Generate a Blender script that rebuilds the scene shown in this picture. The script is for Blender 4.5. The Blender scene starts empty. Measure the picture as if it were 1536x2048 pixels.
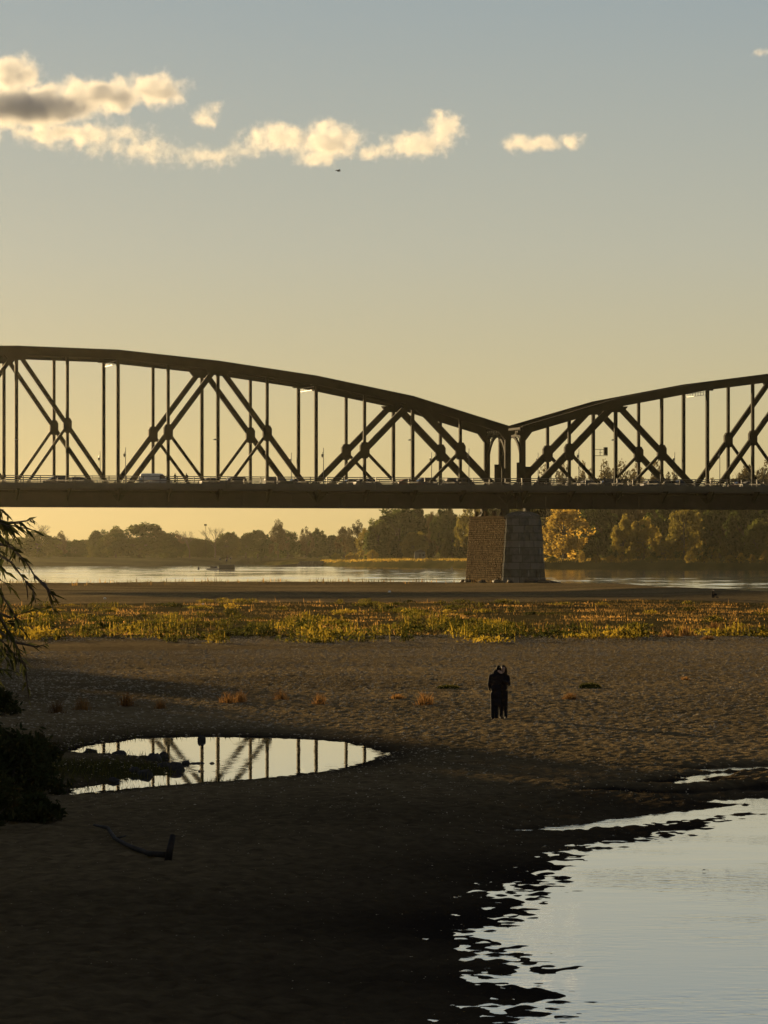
import bpy, bmesh, math, random
import numpy as np
from mathutils import Vector, Matrix
R = math.radians
SC = bpy.context.scene
COL = SC.collection

# ------------------------------------------------------------------ camera
CAMH, FPX, HOR = 5.33, 7000.0, 1101.0
cam_d = bpy.data.cameras.new('camera')
cam = bpy.data.objects.new('camera', cam_d); COL.objects.link(cam)
cam.location = (0, 0, CAMH); cam.rotation_euler = (R(90), 0, 0)
cam_d.sensor_fit = 'HORIZONTAL'; cam_d.sensor_width = 36.0
cam_d.lens = 36.0 * FPX / 1536.0
cam_d.shift_y = (HOR - 1024.0) / 1536.0
cam_d.clip_start = 0.5; cam_d.clip_end = 60000
SC.camera = cam

# ------------------------------------------------------------------ sun and sky
SUN_EL, SUN_AZ = 6.2, 26.0          # degrees above the horizon, degrees left of the view axis
to_sun = Vector((-math.sin(R(SUN_AZ)) * math.cos(R(SUN_EL)), math.cos(R(SUN_AZ)) * math.cos(R(SUN_EL)), math.sin(R(SUN_EL))))
sun_d = bpy.data.lights.new('sun', 'SUN'); sun_d.energy = 5.0; sun_d.angle = R(0.53)
sun_d.color = (1.0, 0.70, 0.34)
sun = bpy.data.objects.new('sun', sun_d); COL.objects.link(sun)
sun.rotation_euler = (-to_sun).to_track_quat('-Z', 'Y').to_euler()
world = bpy.data.worlds.new('World'); SC.world = world; world.use_nodes = True
wn = world.node_tree.nodes; wl = world.node_tree.links; wn.clear()
w_out = wn.new('ShaderNodeOutputWorld'); w_bg = wn.new('ShaderNodeBackground')
w_sky = wn.new('ShaderNodeTexSky'); w_sky.sky_type = 'NISHITA'; w_sky.sun_disc = False
w_sky.sun_elevation = R(SUN_EL); w_sky.sun_rotation = R(-SUN_AZ)
w_sky.altitude = 50; w_sky.air_density = 1.0; w_sky.dust_density = 0.6; w_sky.ozone_density = 2.0
EXPO = 1.3                          # the photograph is exposed for the dim evening sky
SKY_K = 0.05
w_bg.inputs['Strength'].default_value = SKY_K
# evening sky colour: the same at every azimuth, it only changes with height above the horizon
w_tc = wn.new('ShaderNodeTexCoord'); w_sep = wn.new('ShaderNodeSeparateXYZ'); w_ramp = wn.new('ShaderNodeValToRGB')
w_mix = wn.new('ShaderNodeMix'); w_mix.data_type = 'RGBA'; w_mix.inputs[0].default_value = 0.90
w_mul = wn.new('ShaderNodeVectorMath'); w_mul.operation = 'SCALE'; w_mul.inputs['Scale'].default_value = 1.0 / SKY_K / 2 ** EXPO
SKY_STOPS = [(0.0, (.545, .425, .18)), (.032, (.555, .465, .25)), (.085, (.46, .445, .35)), (.153, (.33, .375, .375)), (.32, (.155, .18, .22)), (1.0, (.07, .068, .105))]  # highest stops, out of view, darkened and tinted to dim the foreground
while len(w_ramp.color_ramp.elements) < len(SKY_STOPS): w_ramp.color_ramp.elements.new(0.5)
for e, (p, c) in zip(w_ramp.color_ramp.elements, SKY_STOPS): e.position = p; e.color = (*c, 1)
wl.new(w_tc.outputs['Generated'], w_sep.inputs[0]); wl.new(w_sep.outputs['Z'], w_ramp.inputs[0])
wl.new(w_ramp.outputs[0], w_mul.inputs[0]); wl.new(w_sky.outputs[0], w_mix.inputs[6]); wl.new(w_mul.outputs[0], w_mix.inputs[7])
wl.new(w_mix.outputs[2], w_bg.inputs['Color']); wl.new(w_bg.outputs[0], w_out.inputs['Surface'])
SC.view_settings.view_transform = 'Standard'; SC.view_settings.look = 'None'
SC.view_settings.exposure = EXPO; SC.view_settings.gamma = 1.0
SC.view_settings.use_curve_mapping = False
SC.render.engine = 'CYCLES'
SC.cycles.use_denoising = True
SC.cycles.max_bounces = 8; SC.cycles.volume_bounces = 1; SC.cycles.transparent_max_bounces = 12
SC.cycles.caustics_reflective = False; SC.cycles.caustics_refractive = False
SC.cycles.sample_clamp_indirect = 6.0
SC.cycles.volume_step_rate = 0.5; SC.cycles.volume_max_steps = 512

# ------------------------------------------------------------------ helpers
def gz(x, y, z=0.0):
    """photo pixel -> (X, Y) on the horizontal plane at height z"""
    Y = FPX * (CAMH - z) / (y - HOR); return ((x - 768.0) / FPX * Y, Y)
def at(x, y, Y):
    """photo pixel at depth Y -> world point"""
    return Vector(((x - 768.0) / FPX * Y, Y, CAMH + (HOR - y) / FPX * Y))

def _h(ix, iy, s):
    n = (ix.astype(np.int64) * 374761393 + iy.astype(np.int64) * 668265263 + s * 974634777) & 0xffffffff
    n = ((n ^ (n >> 13)) * 1274126177) & 0xffffffff
    return ((n ^ (n >> 16)) & 0xffff) / 65535.0
def perlin(x, y, s=0):
    ix = np.floor(x); iy = np.floor(y); fx = x - ix; fy = y - iy
    ux = fx * fx * fx * (fx * (fx * 6 - 15) + 10); uy = fy * fy * fy * (fy * (fy * 6 - 15) + 10)
    def g(dx, dy):
        a = _h(ix + dx, iy + dy, s) * (2 * np.pi); return np.cos(a) * (fx - dx) + np.sin(a) * (fy - dy)
    return 1.41 * ((g(0, 0) * (1 - ux) + g(1, 0) * ux) * (1 - uy) + (g(0, 1) * (1 - ux) + g(1, 1) * ux) * uy)
def sstep(a, b, x):
    t = np.clip((x - a) / (b - a), 0, 1); return t * t * (3 - 2 * t)

def mesh_np(name, verts, faces, smooth=False, mats=(), midx=None, attrs=None):
    """verts (n,3), faces (m,k) with one k, as one mesh"""
    verts = np.asarray(verts, np.float32); faces = np.asarray(faces, np.int32)
    me = bpy.data.meshes.new(name); k = faces.shape[1]; m = len(faces)
    me.vertices.add(len(verts)); me.vertices.foreach_set('co', verts.ravel())
    me.loops.add(m * k); me.loops.foreach_set('vertex_index', faces.ravel())
    me.polygons.add(m); me.polygons.foreach_set('loop_start', np.arange(0, m * k, k, dtype=np.int32))
    me.polygons.foreach_set('loop_total', np.full(m, k, np.int32))
    if smooth: me.polygons.foreach_set('use_smooth', np.ones(m, bool))
    for mt in mats: me.materials.append(mt)
    if midx is not None: me.polygons.foreach_set('material_index', np.asarray(midx, np.int32))
    me.update(calc_edges=True)
    for an, av in (attrs or {}).items():
        a = me.attributes.new(an, 'FLOAT', 'POINT'); a.data.foreach_set('value', np.asarray(av, np.float32))
    return me

def link(o, parent=None):
    COL.objects.link(o)
    if parent is not None: o.parent = parent
    return o
def obj(name, me, parent=None, loc=None, rotz=None, scale=None):
    o = bpy.data.objects.new(name, me)
    if loc is not None: o.location = loc
    if rotz is not None: o.rotation_euler = (0, 0, rotz)
    if scale is not None: o.scale = scale if hasattr(scale, '__len__') else (scale,) * 3
    return link(o, parent)
def tag(o, label=None, cat=None, group=None, kind=None):
    if label: o['label'] = label
    if cat: o['category'] = cat
    if group: o['group'] = group
    if kind: o['kind'] = kind
    return o
def thing(name, label, cat, loc=(0, 0, 0), rotz=0, group=None):
    o = bpy.data.objects.new(name, None); COL.objects.link(o); o.location = loc; o.rotation_euler = (0, 0, rotz)
    o.empty_display_size = 0.3
    return tag(o, label, cat, group)

class MB:
    """collects simple solids, build() makes ONE mesh object"""
    def __init__(s): s.v = []; s.f = []
    def add(s, vs, fs):
        b = len(s.v); s.v += [tuple(v) for v in vs]; s.f += [tuple(i + b for i in f) for f in fs]; return s
    def box(s, a, b):
        (x0, y0, z0), (x1, y1, z1) = a, b
        return s.add([(x0, y0, z0), (x1, y0, z0), (x1, y1, z0), (x0, y1, z0), (x0, y0, z1), (x1, y0, z1), (x1, y1, z1), (x0, y1, z1)],
                     [(0, 3, 2, 1), (4, 5, 6, 7), (0, 1, 5, 4), (1, 2, 6, 5), (2, 3, 7, 6), (3, 0, 4, 7)])
    def bar(s, p, q, w, h, up=(0, 0, 1)):
        """rectangular bar from p to q, w across, h along up"""
        p, q = Vector(p), Vector(q); d = (q - p).normalized(); u = Vector(up)
        if abs(d.dot(u)) > .99: u = Vector((0, 1, 0))
        sd = d.cross(u).normalized(); u = sd.cross(d).normalized()
        vs = []
        for c in (p, q):
            for i, j in ((-1, -1), (1, -1), (1, 1), (-1, 1)): vs.append(c + sd * (i * w / 2) + u * (j * h / 2))
        return s.add(vs, [(0, 1, 2, 3), (7, 6, 5, 4), (0, 4, 5, 1), (1, 5, 6, 2), (2, 6, 7, 3), (3, 7, 4, 0)])
    def tube(s, pts, rs, n=6, cap=True):
        pts = [Vector(p) for p in pts]; b = len(s.v); m = len(pts)
        for i, p in enumerate(pts):
            d = (pts[min(i + 1, m - 1)] - pts[max(i - 1, 0)]).normalized()
            u = Vector((1, 0, 0)) if abs(d.x) < .8 else Vector((0, 1, 0))
            a = d.cross(u).normalized(); c = d.cross(a)
            for k in range(n):
                t = 2 * math.pi * k / n; s.v.append(tuple(p + (a * math.cos(t) + c * math.sin(t)) * rs[i]))
        for i in range(m - 1):
            for k in range(n):
                k2 = (k + 1) % n; s.f.append((b + i * n + k, b + i * n + k2, b + (i + 1) * n + k2, b + (i + 1) * n + k))
        if cap: s.f.append(tuple(b + k for k in range(n))[::-1]); s.f.append(tuple(b + (m - 1) * n + k for k in range(n)))
        return s
    def prism(s, prof, y0, y1):
        """polygon in x-z extruded along y"""
        n = len(prof)
        return s.add([(x, y0, z) for x, z in prof] + [(x, y1, z) for x, z in prof],
                     [tuple(range(n))] + [tuple(range(2 * n - 1, n - 1, -1))] + [(i, i + n, (i + 1) % n + n, (i + 1) % n) for i in range(n)])
    def ell(s, c, r, nu=10, nv=6):
        b = len(s.v); cx, cy, cz = c; rx, ry, rz = r
        s.v.append((cx, cy, cz - rz))
        for j in range(1, nv):
            t = -math.pi / 2 + math.pi * j / nv
            for i in range(nu):
                a = 2 * math.pi * i / nu; s.v.append((cx + rx * math.cos(t) * math.cos(a), cy + ry * math.cos(t) * math.sin(a), cz + rz * math.sin(t)))
        s.v.append((cx, cy, cz + rz)); top = len(s.v) - 1
        for i in range(nu):
            i2 = (i + 1) % nu
            s.f.append((b, b + 1 + i2, b + 1 + i)); s.f.append((top, top - nu + i, top - nu + i2))
            for j in range(nv - 2):
                p = b + 1 + j * nu; s.f.append((p + i, p + i2, p + nu + i2, p + nu + i))
        return s
    def mesh(s, name, mat, smooth=False):
        me = bpy.data.meshes.new(name); me.from_pydata(s.v, [], s.f)
        if mat: me.materials.append(mat)
        if smooth: me.polygons.foreach_set('use_smooth', [True] * len(me.polygons))
        bm = bmesh.new(); bm.from_mesh(me); bmesh.ops.recalc_face_normals(bm, faces=bm.faces); bm.to_mesh(me); bm.free()
        return me
    def build(s, name, mat, parent=None, smooth=False, loc=None):
        return obj(name, s.mesh(name, mat, smooth), parent, loc)

# ------------------------------------------------------------------ materials
def nmat(name):
    m = bpy.data.materials.new(name); m.use_nodes = True; nt = m.node_tree; nt.nodes.clear()
    out = nt.nodes.new('ShaderNodeOutputMaterial'); return m, nt, out
def N(nt, t, **kw):
    n = nt.nodes.new(t)
    for k, v in kw.items():
        if k in n.inputs and not hasattr(n, k): n.inputs[k].default_value = v
        elif hasattr(n, k): setattr(n, k, v)
        else: n.inputs[k].default_value = v
    return n
def ramp(nt, src, stops):
    r = nt.nodes.new('ShaderNodeValToRGB')
    while len(r.color_ramp.elements) < len(stops): r.color_ramp.elements.new(0.5)
    for e, (p, c) in zip(r.color_ramp.elements, stops): e.position = p; e.color = (*c, 1)
    nt.links.new(src, r.inputs[0]); return r
def basic(name, c0, c1=None, rough=0.6, scale=2.0, metal=0.0, bump=0.0, spec=0.5, detail=5.0, bscale=None, coord='Object'):
    m, nt, out = nmat(name); b = N(nt, 'ShaderNodeBsdfPrincipled'); L = nt.links
    b.inputs['Roughness'].default_value = rough; b.inputs['Metallic'].default_value = metal; b.inputs['Specular IOR Level'].default_value = spec
    tc = N(nt, 'ShaderNodeTexCoord'); no = N(nt, 'ShaderNodeTexNoise'); no.inputs['Scale'].default_value = scale; no.inputs['Detail'].default_value = detail
    L.new(tc.outputs[coord], no.inputs['Vector'])
    r = ramp(nt, no.outputs['Fac'], [(0.3, c0), (0.7, c1 or c0)]); L.new(r.outputs[0], b.inputs['Base Color'])
    if bump:
        n2 = N(nt, 'ShaderNodeTexNoise'); n2.inputs['Scale'].default_value = bscale or scale * 4; n2.inputs['Detail'].default_value = 6
        L.new(tc.outputs[coord], n2.inputs['Vector'])
        bp = N(nt, 'ShaderNodeBump'); bp.inputs['Strength'].default_value = bump; bp.inputs['Distance'].default_value = .25 / (bscale or scale * 4); L.new(n2.outputs['Fac'], bp.inputs['Height']); L.new(bp.outputs[0], b.inputs['Normal'])
    L.new(b.outputs[0], out.inputs[0]); return m
def foliage(name, c0, c1, c2, trans=0.5, scale=0.25, pos=(.34, .52, .72)):
    """leaf material: three leaf colours in patches, light passes through the leaves"""
    m, nt, out = nmat(name); L = nt.links
    tc = N(nt, 'ShaderNodeTexCoord'); no = N(nt, 'ShaderNodeTexNoise'); no.inputs['Scale'].default_value = scale; no.inputs['Detail'].default_value = 4
    oi = N(nt, 'ShaderNodeObjectInfo'); ad = N(nt, 'ShaderNodeMath', operation='MULTIPLY_ADD'); ad.inputs[1].default_value = .25; ad.inputs[2].default_value = -.12
    L.new(oi.outputs['Random'], ad.inputs[0]); sm = N(nt, 'ShaderNodeMath', operation='ADD')
    L.new(tc.outputs['Object'], no.inputs['Vector']); L.new(no.outputs['Fac'], sm.inputs[0]); L.new(ad.outputs[0], sm.inputs[1])
    r = ramp(nt, sm.outputs[0], list(zip(pos, (c0, c1, c2))))
    d = N(nt, 'ShaderNodeBsdfDiffuse'); t = N(nt, 'ShaderNodeBsdfTranslucent'); mx = N(nt, 'ShaderNodeMixShader'); mx.inputs[0].default_value = trans
    L.new(r.outputs[0], d.inputs[0]); L.new(r.outputs[0], t.inputs[0]); L.new(d.outputs[0], mx.inputs[1]); L.new(t.outputs[0], mx.inputs[2])
    L.new(mx.outputs[0], out.inputs[0]); return m
def water(name, col, waves, rough=0.02, stretch=(1, 1), ior=1.33, coat=0.0):
    """waves: list of (scale, strength, distance); layered bumps"""
    m, nt, out = nmat(name); L = nt.links; b = N(nt, 'ShaderNodeBsdfPrincipled')
    b.inputs['Base Color'].default_value = (*col, 1); b.inputs['Roughness'].default_value = rough; b.inputs['IOR'].default_value = ior
    tc = N(nt, 'ShaderNodeTexCoord'); prev = None
    for sc, st, di, msk in waves:
        mp = N(nt, 'ShaderNodeMapping'); mp.inputs['Scale'].default_value = (sc * stretch[0], sc * stretch[1], sc); L.new(tc.outputs['Object'], mp.inputs[0])
        no = N(nt, 'ShaderNodeTexNoise'); no.inputs['Scale'].default_value = 1.0; no.inputs['Detail'].default_value = 3; L.new(mp.outputs[0], no.inputs['Vector'])
        bp = N(nt, 'ShaderNodeBump'); bp.inputs['Strength'].default_value = st; bp.inputs['Distance'].default_value = di
        if msk:                                     # gusts: the ripples come in patches
            n3 = N(nt, 'ShaderNodeTexNoise'); n3.inputs['Scale'].default_value = msk; n3.inputs['Detail'].default_value = 2; L.new(tc.outputs['Object'], n3.inputs['Vector'])
            mr = N(nt, 'ShaderNodeMapRange'); mr.inputs[1].default_value = .42; mr.inputs[2].default_value = .62; mr.inputs[3].default_value = .12 * st; mr.inputs[4].default_value = st
            L.new(n3.outputs['Fac'], mr.inputs[0]); L.new(mr.outputs[0], bp.inputs['Strength'])
        L.new(no.outputs['Fac'], bp.inputs['Height'])
        if prev: L.new(prev.outputs[0], bp.inputs['Normal'])
        prev = bp
    b.inputs['Coat Weight'].default_value = coat; b.inputs['Coat Roughness'].default_value = rough; b.inputs['Coat IOR'].default_value = 2.1; L.new(prev.outputs[0], b.inputs['Coat Normal'])
    L.new(prev.outputs[0], b.inputs['Normal']); L.new(b.outputs[0], out.inputs[0]); return m

def sand_mat():
    m, nt, out = nmat('sand'); L = nt.links; b = N(nt, 'ShaderNodeBsdfPrincipled')
    tc = N(nt, 'ShaderNodeTexCoord')
    def noise(sc, det=4):
        n = N(nt, 'ShaderNodeTexNoise'); n.inputs['Scale'].default_value = sc; n.inputs['Detail'].default_value = det; L.new(tc.outputs['Object'], n.inputs['Vector']); return n
    big = noise(.06, 5); fine = noise(3.0, 6)
    r1 = ramp(nt, big.outputs['Fac'], [(.3, (.120, .094, .050)), (.7, (.225, .174, .092))])
    r2 = ramp(nt, fine.outputs['Fac'], [(.3, (.55, .52, .48)), (.7, (1.15, 1.12, 1.05))])
    mu = N(nt, 'ShaderNodeMix', data_type='RGBA', blend_type='MULTIPLY'); mu.inputs[0].default_value = 1
    L.new(r1.outputs[0], mu.inputs[6]); L.new(r2.outputs[0], mu.inputs[7])
    wet = N(nt, 'ShaderNodeAttribute', attribute_name='wet')
    wm = N(nt, 'ShaderNodeMix', data_type='RGBA'); wm.inputs[7].default_value = (.020, .016, .012, 1)
    L.new(wet.outputs['Fac'], wm.inputs[0]); L.new(mu.outputs[2], wm.inputs[6])
    gr = N(nt, 'ShaderNodeAttribute', attribute_name='green'); gm = N(nt, 'ShaderNodeMix', data_type='RGBA'); gm.inputs[7].default_value = (.035, .032, .010, 1)
    L.new(gr.outputs['Fac'], gm.inputs[0]); L.new(wm.outputs[2], gm.inputs[6])
    L.new(gm.outputs[2], b.inputs['Base Color'])
    rr = N(nt, 'ShaderNodeMapRange'); rr.inputs[3].default_value = .62; rr.inputs[4].default_value = .5; L.new(wet.outputs['Fac'], rr.inputs[0]); L.new(rr.outputs[0], b.inputs['Roughness'])
    b.inputs['Specular IOR Level'].default_value = 0
    bp = N(nt, 'ShaderNodeBump'); bp.inputs['Strength'].default_value = 1.0; bp.inputs['Distance'].default_value = .07
    n5 = noise(8, 6); L.new(n5.outputs['Fac'], bp.inputs['Height']); L.new(bp.outputs[0], b.inputs['Normal'])
    L.new(b.outputs[0], out.inputs[0]); return m

M = {}
M['sand'] = sand_mat()
M['steel'] = basic('bridge_paint', (.008, .009, .006), (.016, .016, .010), rough=.8, scale=.6, bump=.15, spec=.03)
M['under'] = basic('recess_shade', (.008, .007, .006), (.014, .012, .010), rough=.9, scale=.5, spec=0)  # shade of the recess under the deck is put into this colour
M['steel2'] = basic('girder_paint', (.020, .019, .016), (.034, .032, .026), rough=.8, scale=.5, bump=.15, spec=.03)
M['fascia'] = basic('fascia_concrete', (.065, .064, .052), (.095, .092, .076), rough=.9, scale=.4, bump=.2, spec=.05)
M['rail'] = basic('railing_paint', (.04, .037, .03), (.09, .082, .066), rough=.5, scale=1, spec=.2)
M['asphalt'] = basic('asphalt', (.045, .045, .045), (.06, .06, .058), rough=.9, scale=3)
def granite():
    m, nt, out = nmat('granite'); L = nt.links; p = N(nt, 'ShaderNodeBsdfPrincipled'); p.inputs['Roughness'].default_value = .9; p.inputs['Specular IOR Level'].default_value = .05
    tc = N(nt, 'ShaderNodeTexCoord'); n1 = N(nt, 'ShaderNodeTexNoise'); n1.inputs['Scale'].default_value = 1.4; n1.inputs['Detail'].default_value = 6; L.new(tc.outputs['Object'], n1.inputs['Vector'])
    oi = N(nt, 'ShaderNodeObjectInfo'); sm = N(nt, 'ShaderNodeMath', operation='MULTIPLY_ADD'); sm.inputs[1].default_value = .55; L.new(oi.outputs['Random'], sm.inputs[0]); L.new(n1.outputs['Fac'], sm.inputs[2])
    r = ramp(nt, sm.outputs[0], [(.4, (.040, .041, .036)), (1.0, (.125, .122, .106))])
    mp = N(nt, 'ShaderNodeMapping'); mp.inputs['Scale'].default_value = (1.6, 1.6, .22); L.new(tc.outputs['Object'], mp.inputs[0]); n2 = N(nt, 'ShaderNodeTexNoise'); n2.inputs['Scale'].default_value = 1; n2.inputs['Detail'].default_value = 5; L.new(mp.outputs[0], n2.inputs['Vector'])
    st = ramp(nt, n2.outputs['Fac'], [(.60, (0, 0, 0)), (.70, (.8, .8, .8))]); mx = N(nt, 'ShaderNodeMix', data_type='RGBA'); mx.inputs[7].default_value = (.24, .235, .21, 1); L.new(st.outputs[0], mx.inputs[0]); L.new(r.outputs[0], mx.inputs[6]); L.new(mx.outputs[2], p.inputs['Base Color'])
    n3 = N(nt, 'ShaderNodeTexNoise'); n3.inputs['Scale'].default_value = 5; n3.inputs['Detail'].default_value = 6; L.new(tc.outputs['Object'], n3.inputs['Vector']); bp = N(nt, 'ShaderNodeBump'); bp.inputs['Strength'].default_value = .7; bp.inputs['Distance'].default_value = .06; L.new(n3.outputs['Fac'], bp.inputs['Height']); L.new(bp.outputs[0], p.inputs['Normal'])
    L.new(p.outputs[0], out.inputs[0]); return m
M['stone'] = granite()
M['stone2'] = basic('brown_stone', (.038, .029, .019), (.100, .074, .046), rough=.9, spec=0, scale=1.6, bump=.5, bscale=7)
M['mortar'] = basic('mortar', (.018, .016, .013), (.03, .027, .022), rough=.95, scale=3, spec=0)
M['bark'] = basic('bark', (.035, .026, .018), (.07, .052, .035), rough=.9, scale=3, bump=.5)
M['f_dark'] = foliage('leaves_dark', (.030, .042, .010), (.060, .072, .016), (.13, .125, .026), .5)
M['f_mid'] = foliage('leaves_mid', (.065, .078, .018), (.13, .125, .026), (.25, .19, .036), .6, .25, (.36, .48, .62))
M['f_gold'] = foliage('leaves_gold', (.11, .092, .020), (.21, .155, .030), (.42, .27, .046), .64, .25, (.36, .50, .66))
M['f_twig'] = foliage('leaves_sparse', (.06, .048, .022), (.10, .075, .03), (.13, .09, .035), .4)
M['f_willow'] = foliage('willow_leaves', (.030, .036, .012), (.045, .046, .016), (.085, .055, .018), .35, 3.0)
M['weed'] = foliage('weed_leaves', (.022, .026, .006), (.075, .068, .010), (.32, .22, .024), .55, .16, (.38, .50, .62))
M['dry'] = foliage('dry_grass', (.055, .040, .013), (.15, .090, .026), (.46, .255, .065), .55, .12, (.34, .46, .58))
M['tuft'] = foliage('tuft_blades', (.10, .055, .022), (.20, .105, .035), (.30, .16, .05), .5, 2.0)
M['moss'] = foliage('moss_grass', (.03, .034, .008), (.06, .06, .012), (.12, .10, .02), .4, 2.0)
M['rock'] = basic('river_rock', (.025, .022, .018), (.055, .048, .04), rough=.75, scale=2.5, bump=.6, bscale=8, spec=.1)
M['wood'] = basic('driftwood', (.012, .010, .008), (.035, .028, .022), rough=.8, spec=.1, scale=4, bump=.6, bscale=20)
M['bank'] = basic('bank_grass', (.035, .038, .011), (.09, .075, .02), rough=.95, scale=.08, bump=.6, bscale=.6, spec=0)
M['land'] = basic('meadow', (.085, .076, .034), (.13, .115, .05), rough=.95, scale=.02, spec=0)  # lightened: mist over the far bank is put into the colour

# ------------------------------------------------------------------ ground: the dried-out river bed
ZW, ZR = -0.12, -0.90                     # level of the pools on the bed, level of the river
def W(pts, z=ZW): return np.array([gz(x, y, z) for x, y in pts])
BACK = W([(3200, 1560), (1800, 1600), (1536, 1618), (1400, 1652), (1250, 1692), (1110, 1738), (1075, 1785), (1050, 1830), (940, 1880), (1120, 1925), (990, 1962), (1130, 2000), (1060, 2045), (1030, 2200), (960, 2600), (3600, 2600)])
POOL = W([(138, 1590), (300, 1573), (450, 1562), (600, 1549), (700, 1534), (770, 1509), (740, 1498), (690, 1484), (560, 1475), (400, 1472), (290, 1475), (190, 1491), (140, 1503), (215, 1509), (300, 1512), (360, 1528), (345, 1550), (285, 1552), (220, 1568), (150, 1578)])
def sdf(P, X, Y):
    """signed distance to a closed polygon, negative inside"""
    d = np.full(X.shape, 1e9); ins = np.zeros(X.shape, bool); n = len(P)
    for i in range(n):
        (ax, ay), (bx, by) = P[i], P[(i + 1) % n]; ex, ey = bx - ax, by - ay
        t = np.clip(((X - ax) * ex + (Y - ay) * ey) / (ex * ex + ey * ey), 0, 1)
        d = np.minimum(d, (X - ax - t * ex) ** 2 + (Y - ay - t * ey) ** 2)
        c = ((ay > Y) != (by > Y)) & (X < ex * (Y - ay) / (ey if abs(ey) > 1e-9 else 1e-9) + ax); ins ^= c
    d = np.sqrt(d); return np.where(ins, -d, d)
def linedist(P, X, Y):
    d = np.full(X.shape, 1e9)
    for (ax, ay), (bx, by) in zip(P[:-1], P[1:]):
        ex, ey = bx - ax, by - ay; t = np.clip(((X - ax) * ex + (Y - ay) * ey) / (ex * ex + ey * ey), 0, 1)
        d = np.minimum(d, np.hypot(X - ax - t * ex, Y - ay - t * ey))
    return d
SHORE = np.array([(-900, 545), (-120, 552), (-20, 560), (10, 572), (28, 571), (36, 548), (44, 520), (51, 466), (62, 420), (90, 360), (200, 250)])
def shore_s(X, Y):
    """distance inland from the river's edge (negative in the river)"""
    ys = np.interp(X, SHORE[:, 0], SHORE[:, 1]); d = linedist(SHORE, X, Y); return np.where(Y < ys, d, -d)
CHAN = W([(1048, 1661), (1180, 1652), (1300, 1636), (1420, 1622), (1560, 1612)])
PUD = [W([(1215, 1588), (1250, 1586)]), W([(1330, 1572), (1400, 1562)]), W([(1400, 1556), (1480, 1548), (1560, 1545)]), W([(1420, 1540), (1570, 1533)]), W([(1480, 1602), (1580, 1597)]), W([(1330, 1590), (1380, 1587)]), W([(1450, 1585), (1560, 1577)]), W([(1370, 1570), (1440, 1566)])]
STRIP = [(-200, 1278), (150, 1276), (600, 1277), (1000, 1280), (1160, 1280), (1380, 1281), (1450, 1262), (1700, 1245), (1700, 1208), (1280, 1200), (900, 1204), (500, 1206), (150, 1208), (-200, 1210)]
STRIPW = W(STRIP, 0)
def height(X, Y, want=False):
    near = 1 - sstep(150, 230, Y)
    n1 = perlin(X / 1.6, Y / 1.6, 1); n2 = perlin(X / .55 + .3 * n1, Y / .6, 2); n3 = perlin(X / .24, Y / .26, 3)
    n0 = perlin(X / 6, Y / 6, 7)
    bump = .018 * n1 + .040 * np.abs(n2) * 1.2 + .038 * n3 * near - .02
    far = sstep(150, 260, Y)
    bump = bump * (1 - .15 * far) + far * (.05 * perlin(X / 1.2, Y / 1.5, 12) + .03 * n2)
    und = .20 * perlin(X / 38, Y / 30, 5) * sstep(110, 200, Y) + .05 * n0 * (.4 + .6 * far)
    z = bump + und
    near_m = Y < 130
    sb = np.full(X.shape, 60.0); sp = np.full(X.shape, 60.0); ch = np.zeros(X.shape)
    if near_m.any():
        x, y = X[near_m], Y[near_m]
        sb[near_m] = sdf(BACK, x, y); sp[near_m] = sdf(POOL, x, y)
        c = np.exp(-(linedist(CHAN, x, y) / .62) ** 2) * .15
        for p in PUD: c = np.maximum(c, np.exp(-(linedist(p, x, y) / .78) ** 2) * .24)
        ch[near_m] = c
    # backwater: very flat, ragged muddy edge
    shelf = ZW + np.where(sb > 0, .038 * sb, .055 * sb); shelf = np.maximum(shelf, ZW - .6)
    rag = 1.0 + .5 * np.exp(-np.abs(sb) / 5)
    wB = sstep(11, 3, sb)
    z = z * (1 - wB) + wB * (shelf + bump * rag * (1 - .72 * sstep(2.5, -2.5, sb)) + .030 * perlin(X / 2.6, Y / 1.0, 15) + .022 * n0)
    z = z - ch
    # left pool: firmer edge
    wP = sstep(3.0, .8, sp)
    shp = ZW + np.where(sp > 0, .075 * sp, .09 * sp); shp = np.maximum(shp, ZW - .3)
    z = z * (1 - wP) + wP * (shp + .6 * bump)
    # river's edge, embankment on the near side and wooded bank on the west side
    s = shore_s(X, Y) + 2.5 * perlin(X / 14, Y / 14, 9)
    z = z + .35 * np.exp(-((s - 14) / 10) ** 2) - 2.2 * sstep(9, -16, s)
    z = z + sstep(30, 4, Y) * 3.7
    z = z + 2.2 * sstep(.19, .34, -X / np.maximum(Y, 20)) * sstep(20, 60, Y)
    if not want: return z
    wet = np.maximum.reduce([np.exp(-np.maximum(sb, 0) / 7.0) * .97, np.exp(-np.maximum(sp, 0) / 1.2), np.clip(ch * 7, 0, 1), .55 * sstep(6, 0, s), np.zeros_like(z)])
    wet = np.clip(wet + .25 * n0 * wet, 0, 1)
    g = sstep(1.5, -4, sdf(STRIPW, X, Y) + 5 * perlin(X / 9, Y / 12, 21)) * .8
    tongue = sstep(4, 1, np.hypot((X - gz(210, 1535)[0]) / 1.6, (Y - gz(210, 1535)[1]) / 1.3))
    return z, wet, np.maximum(g, tongue)
def hz(x, y): return float(height(np.array([x], float), np.array([y], float))[0])

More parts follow.
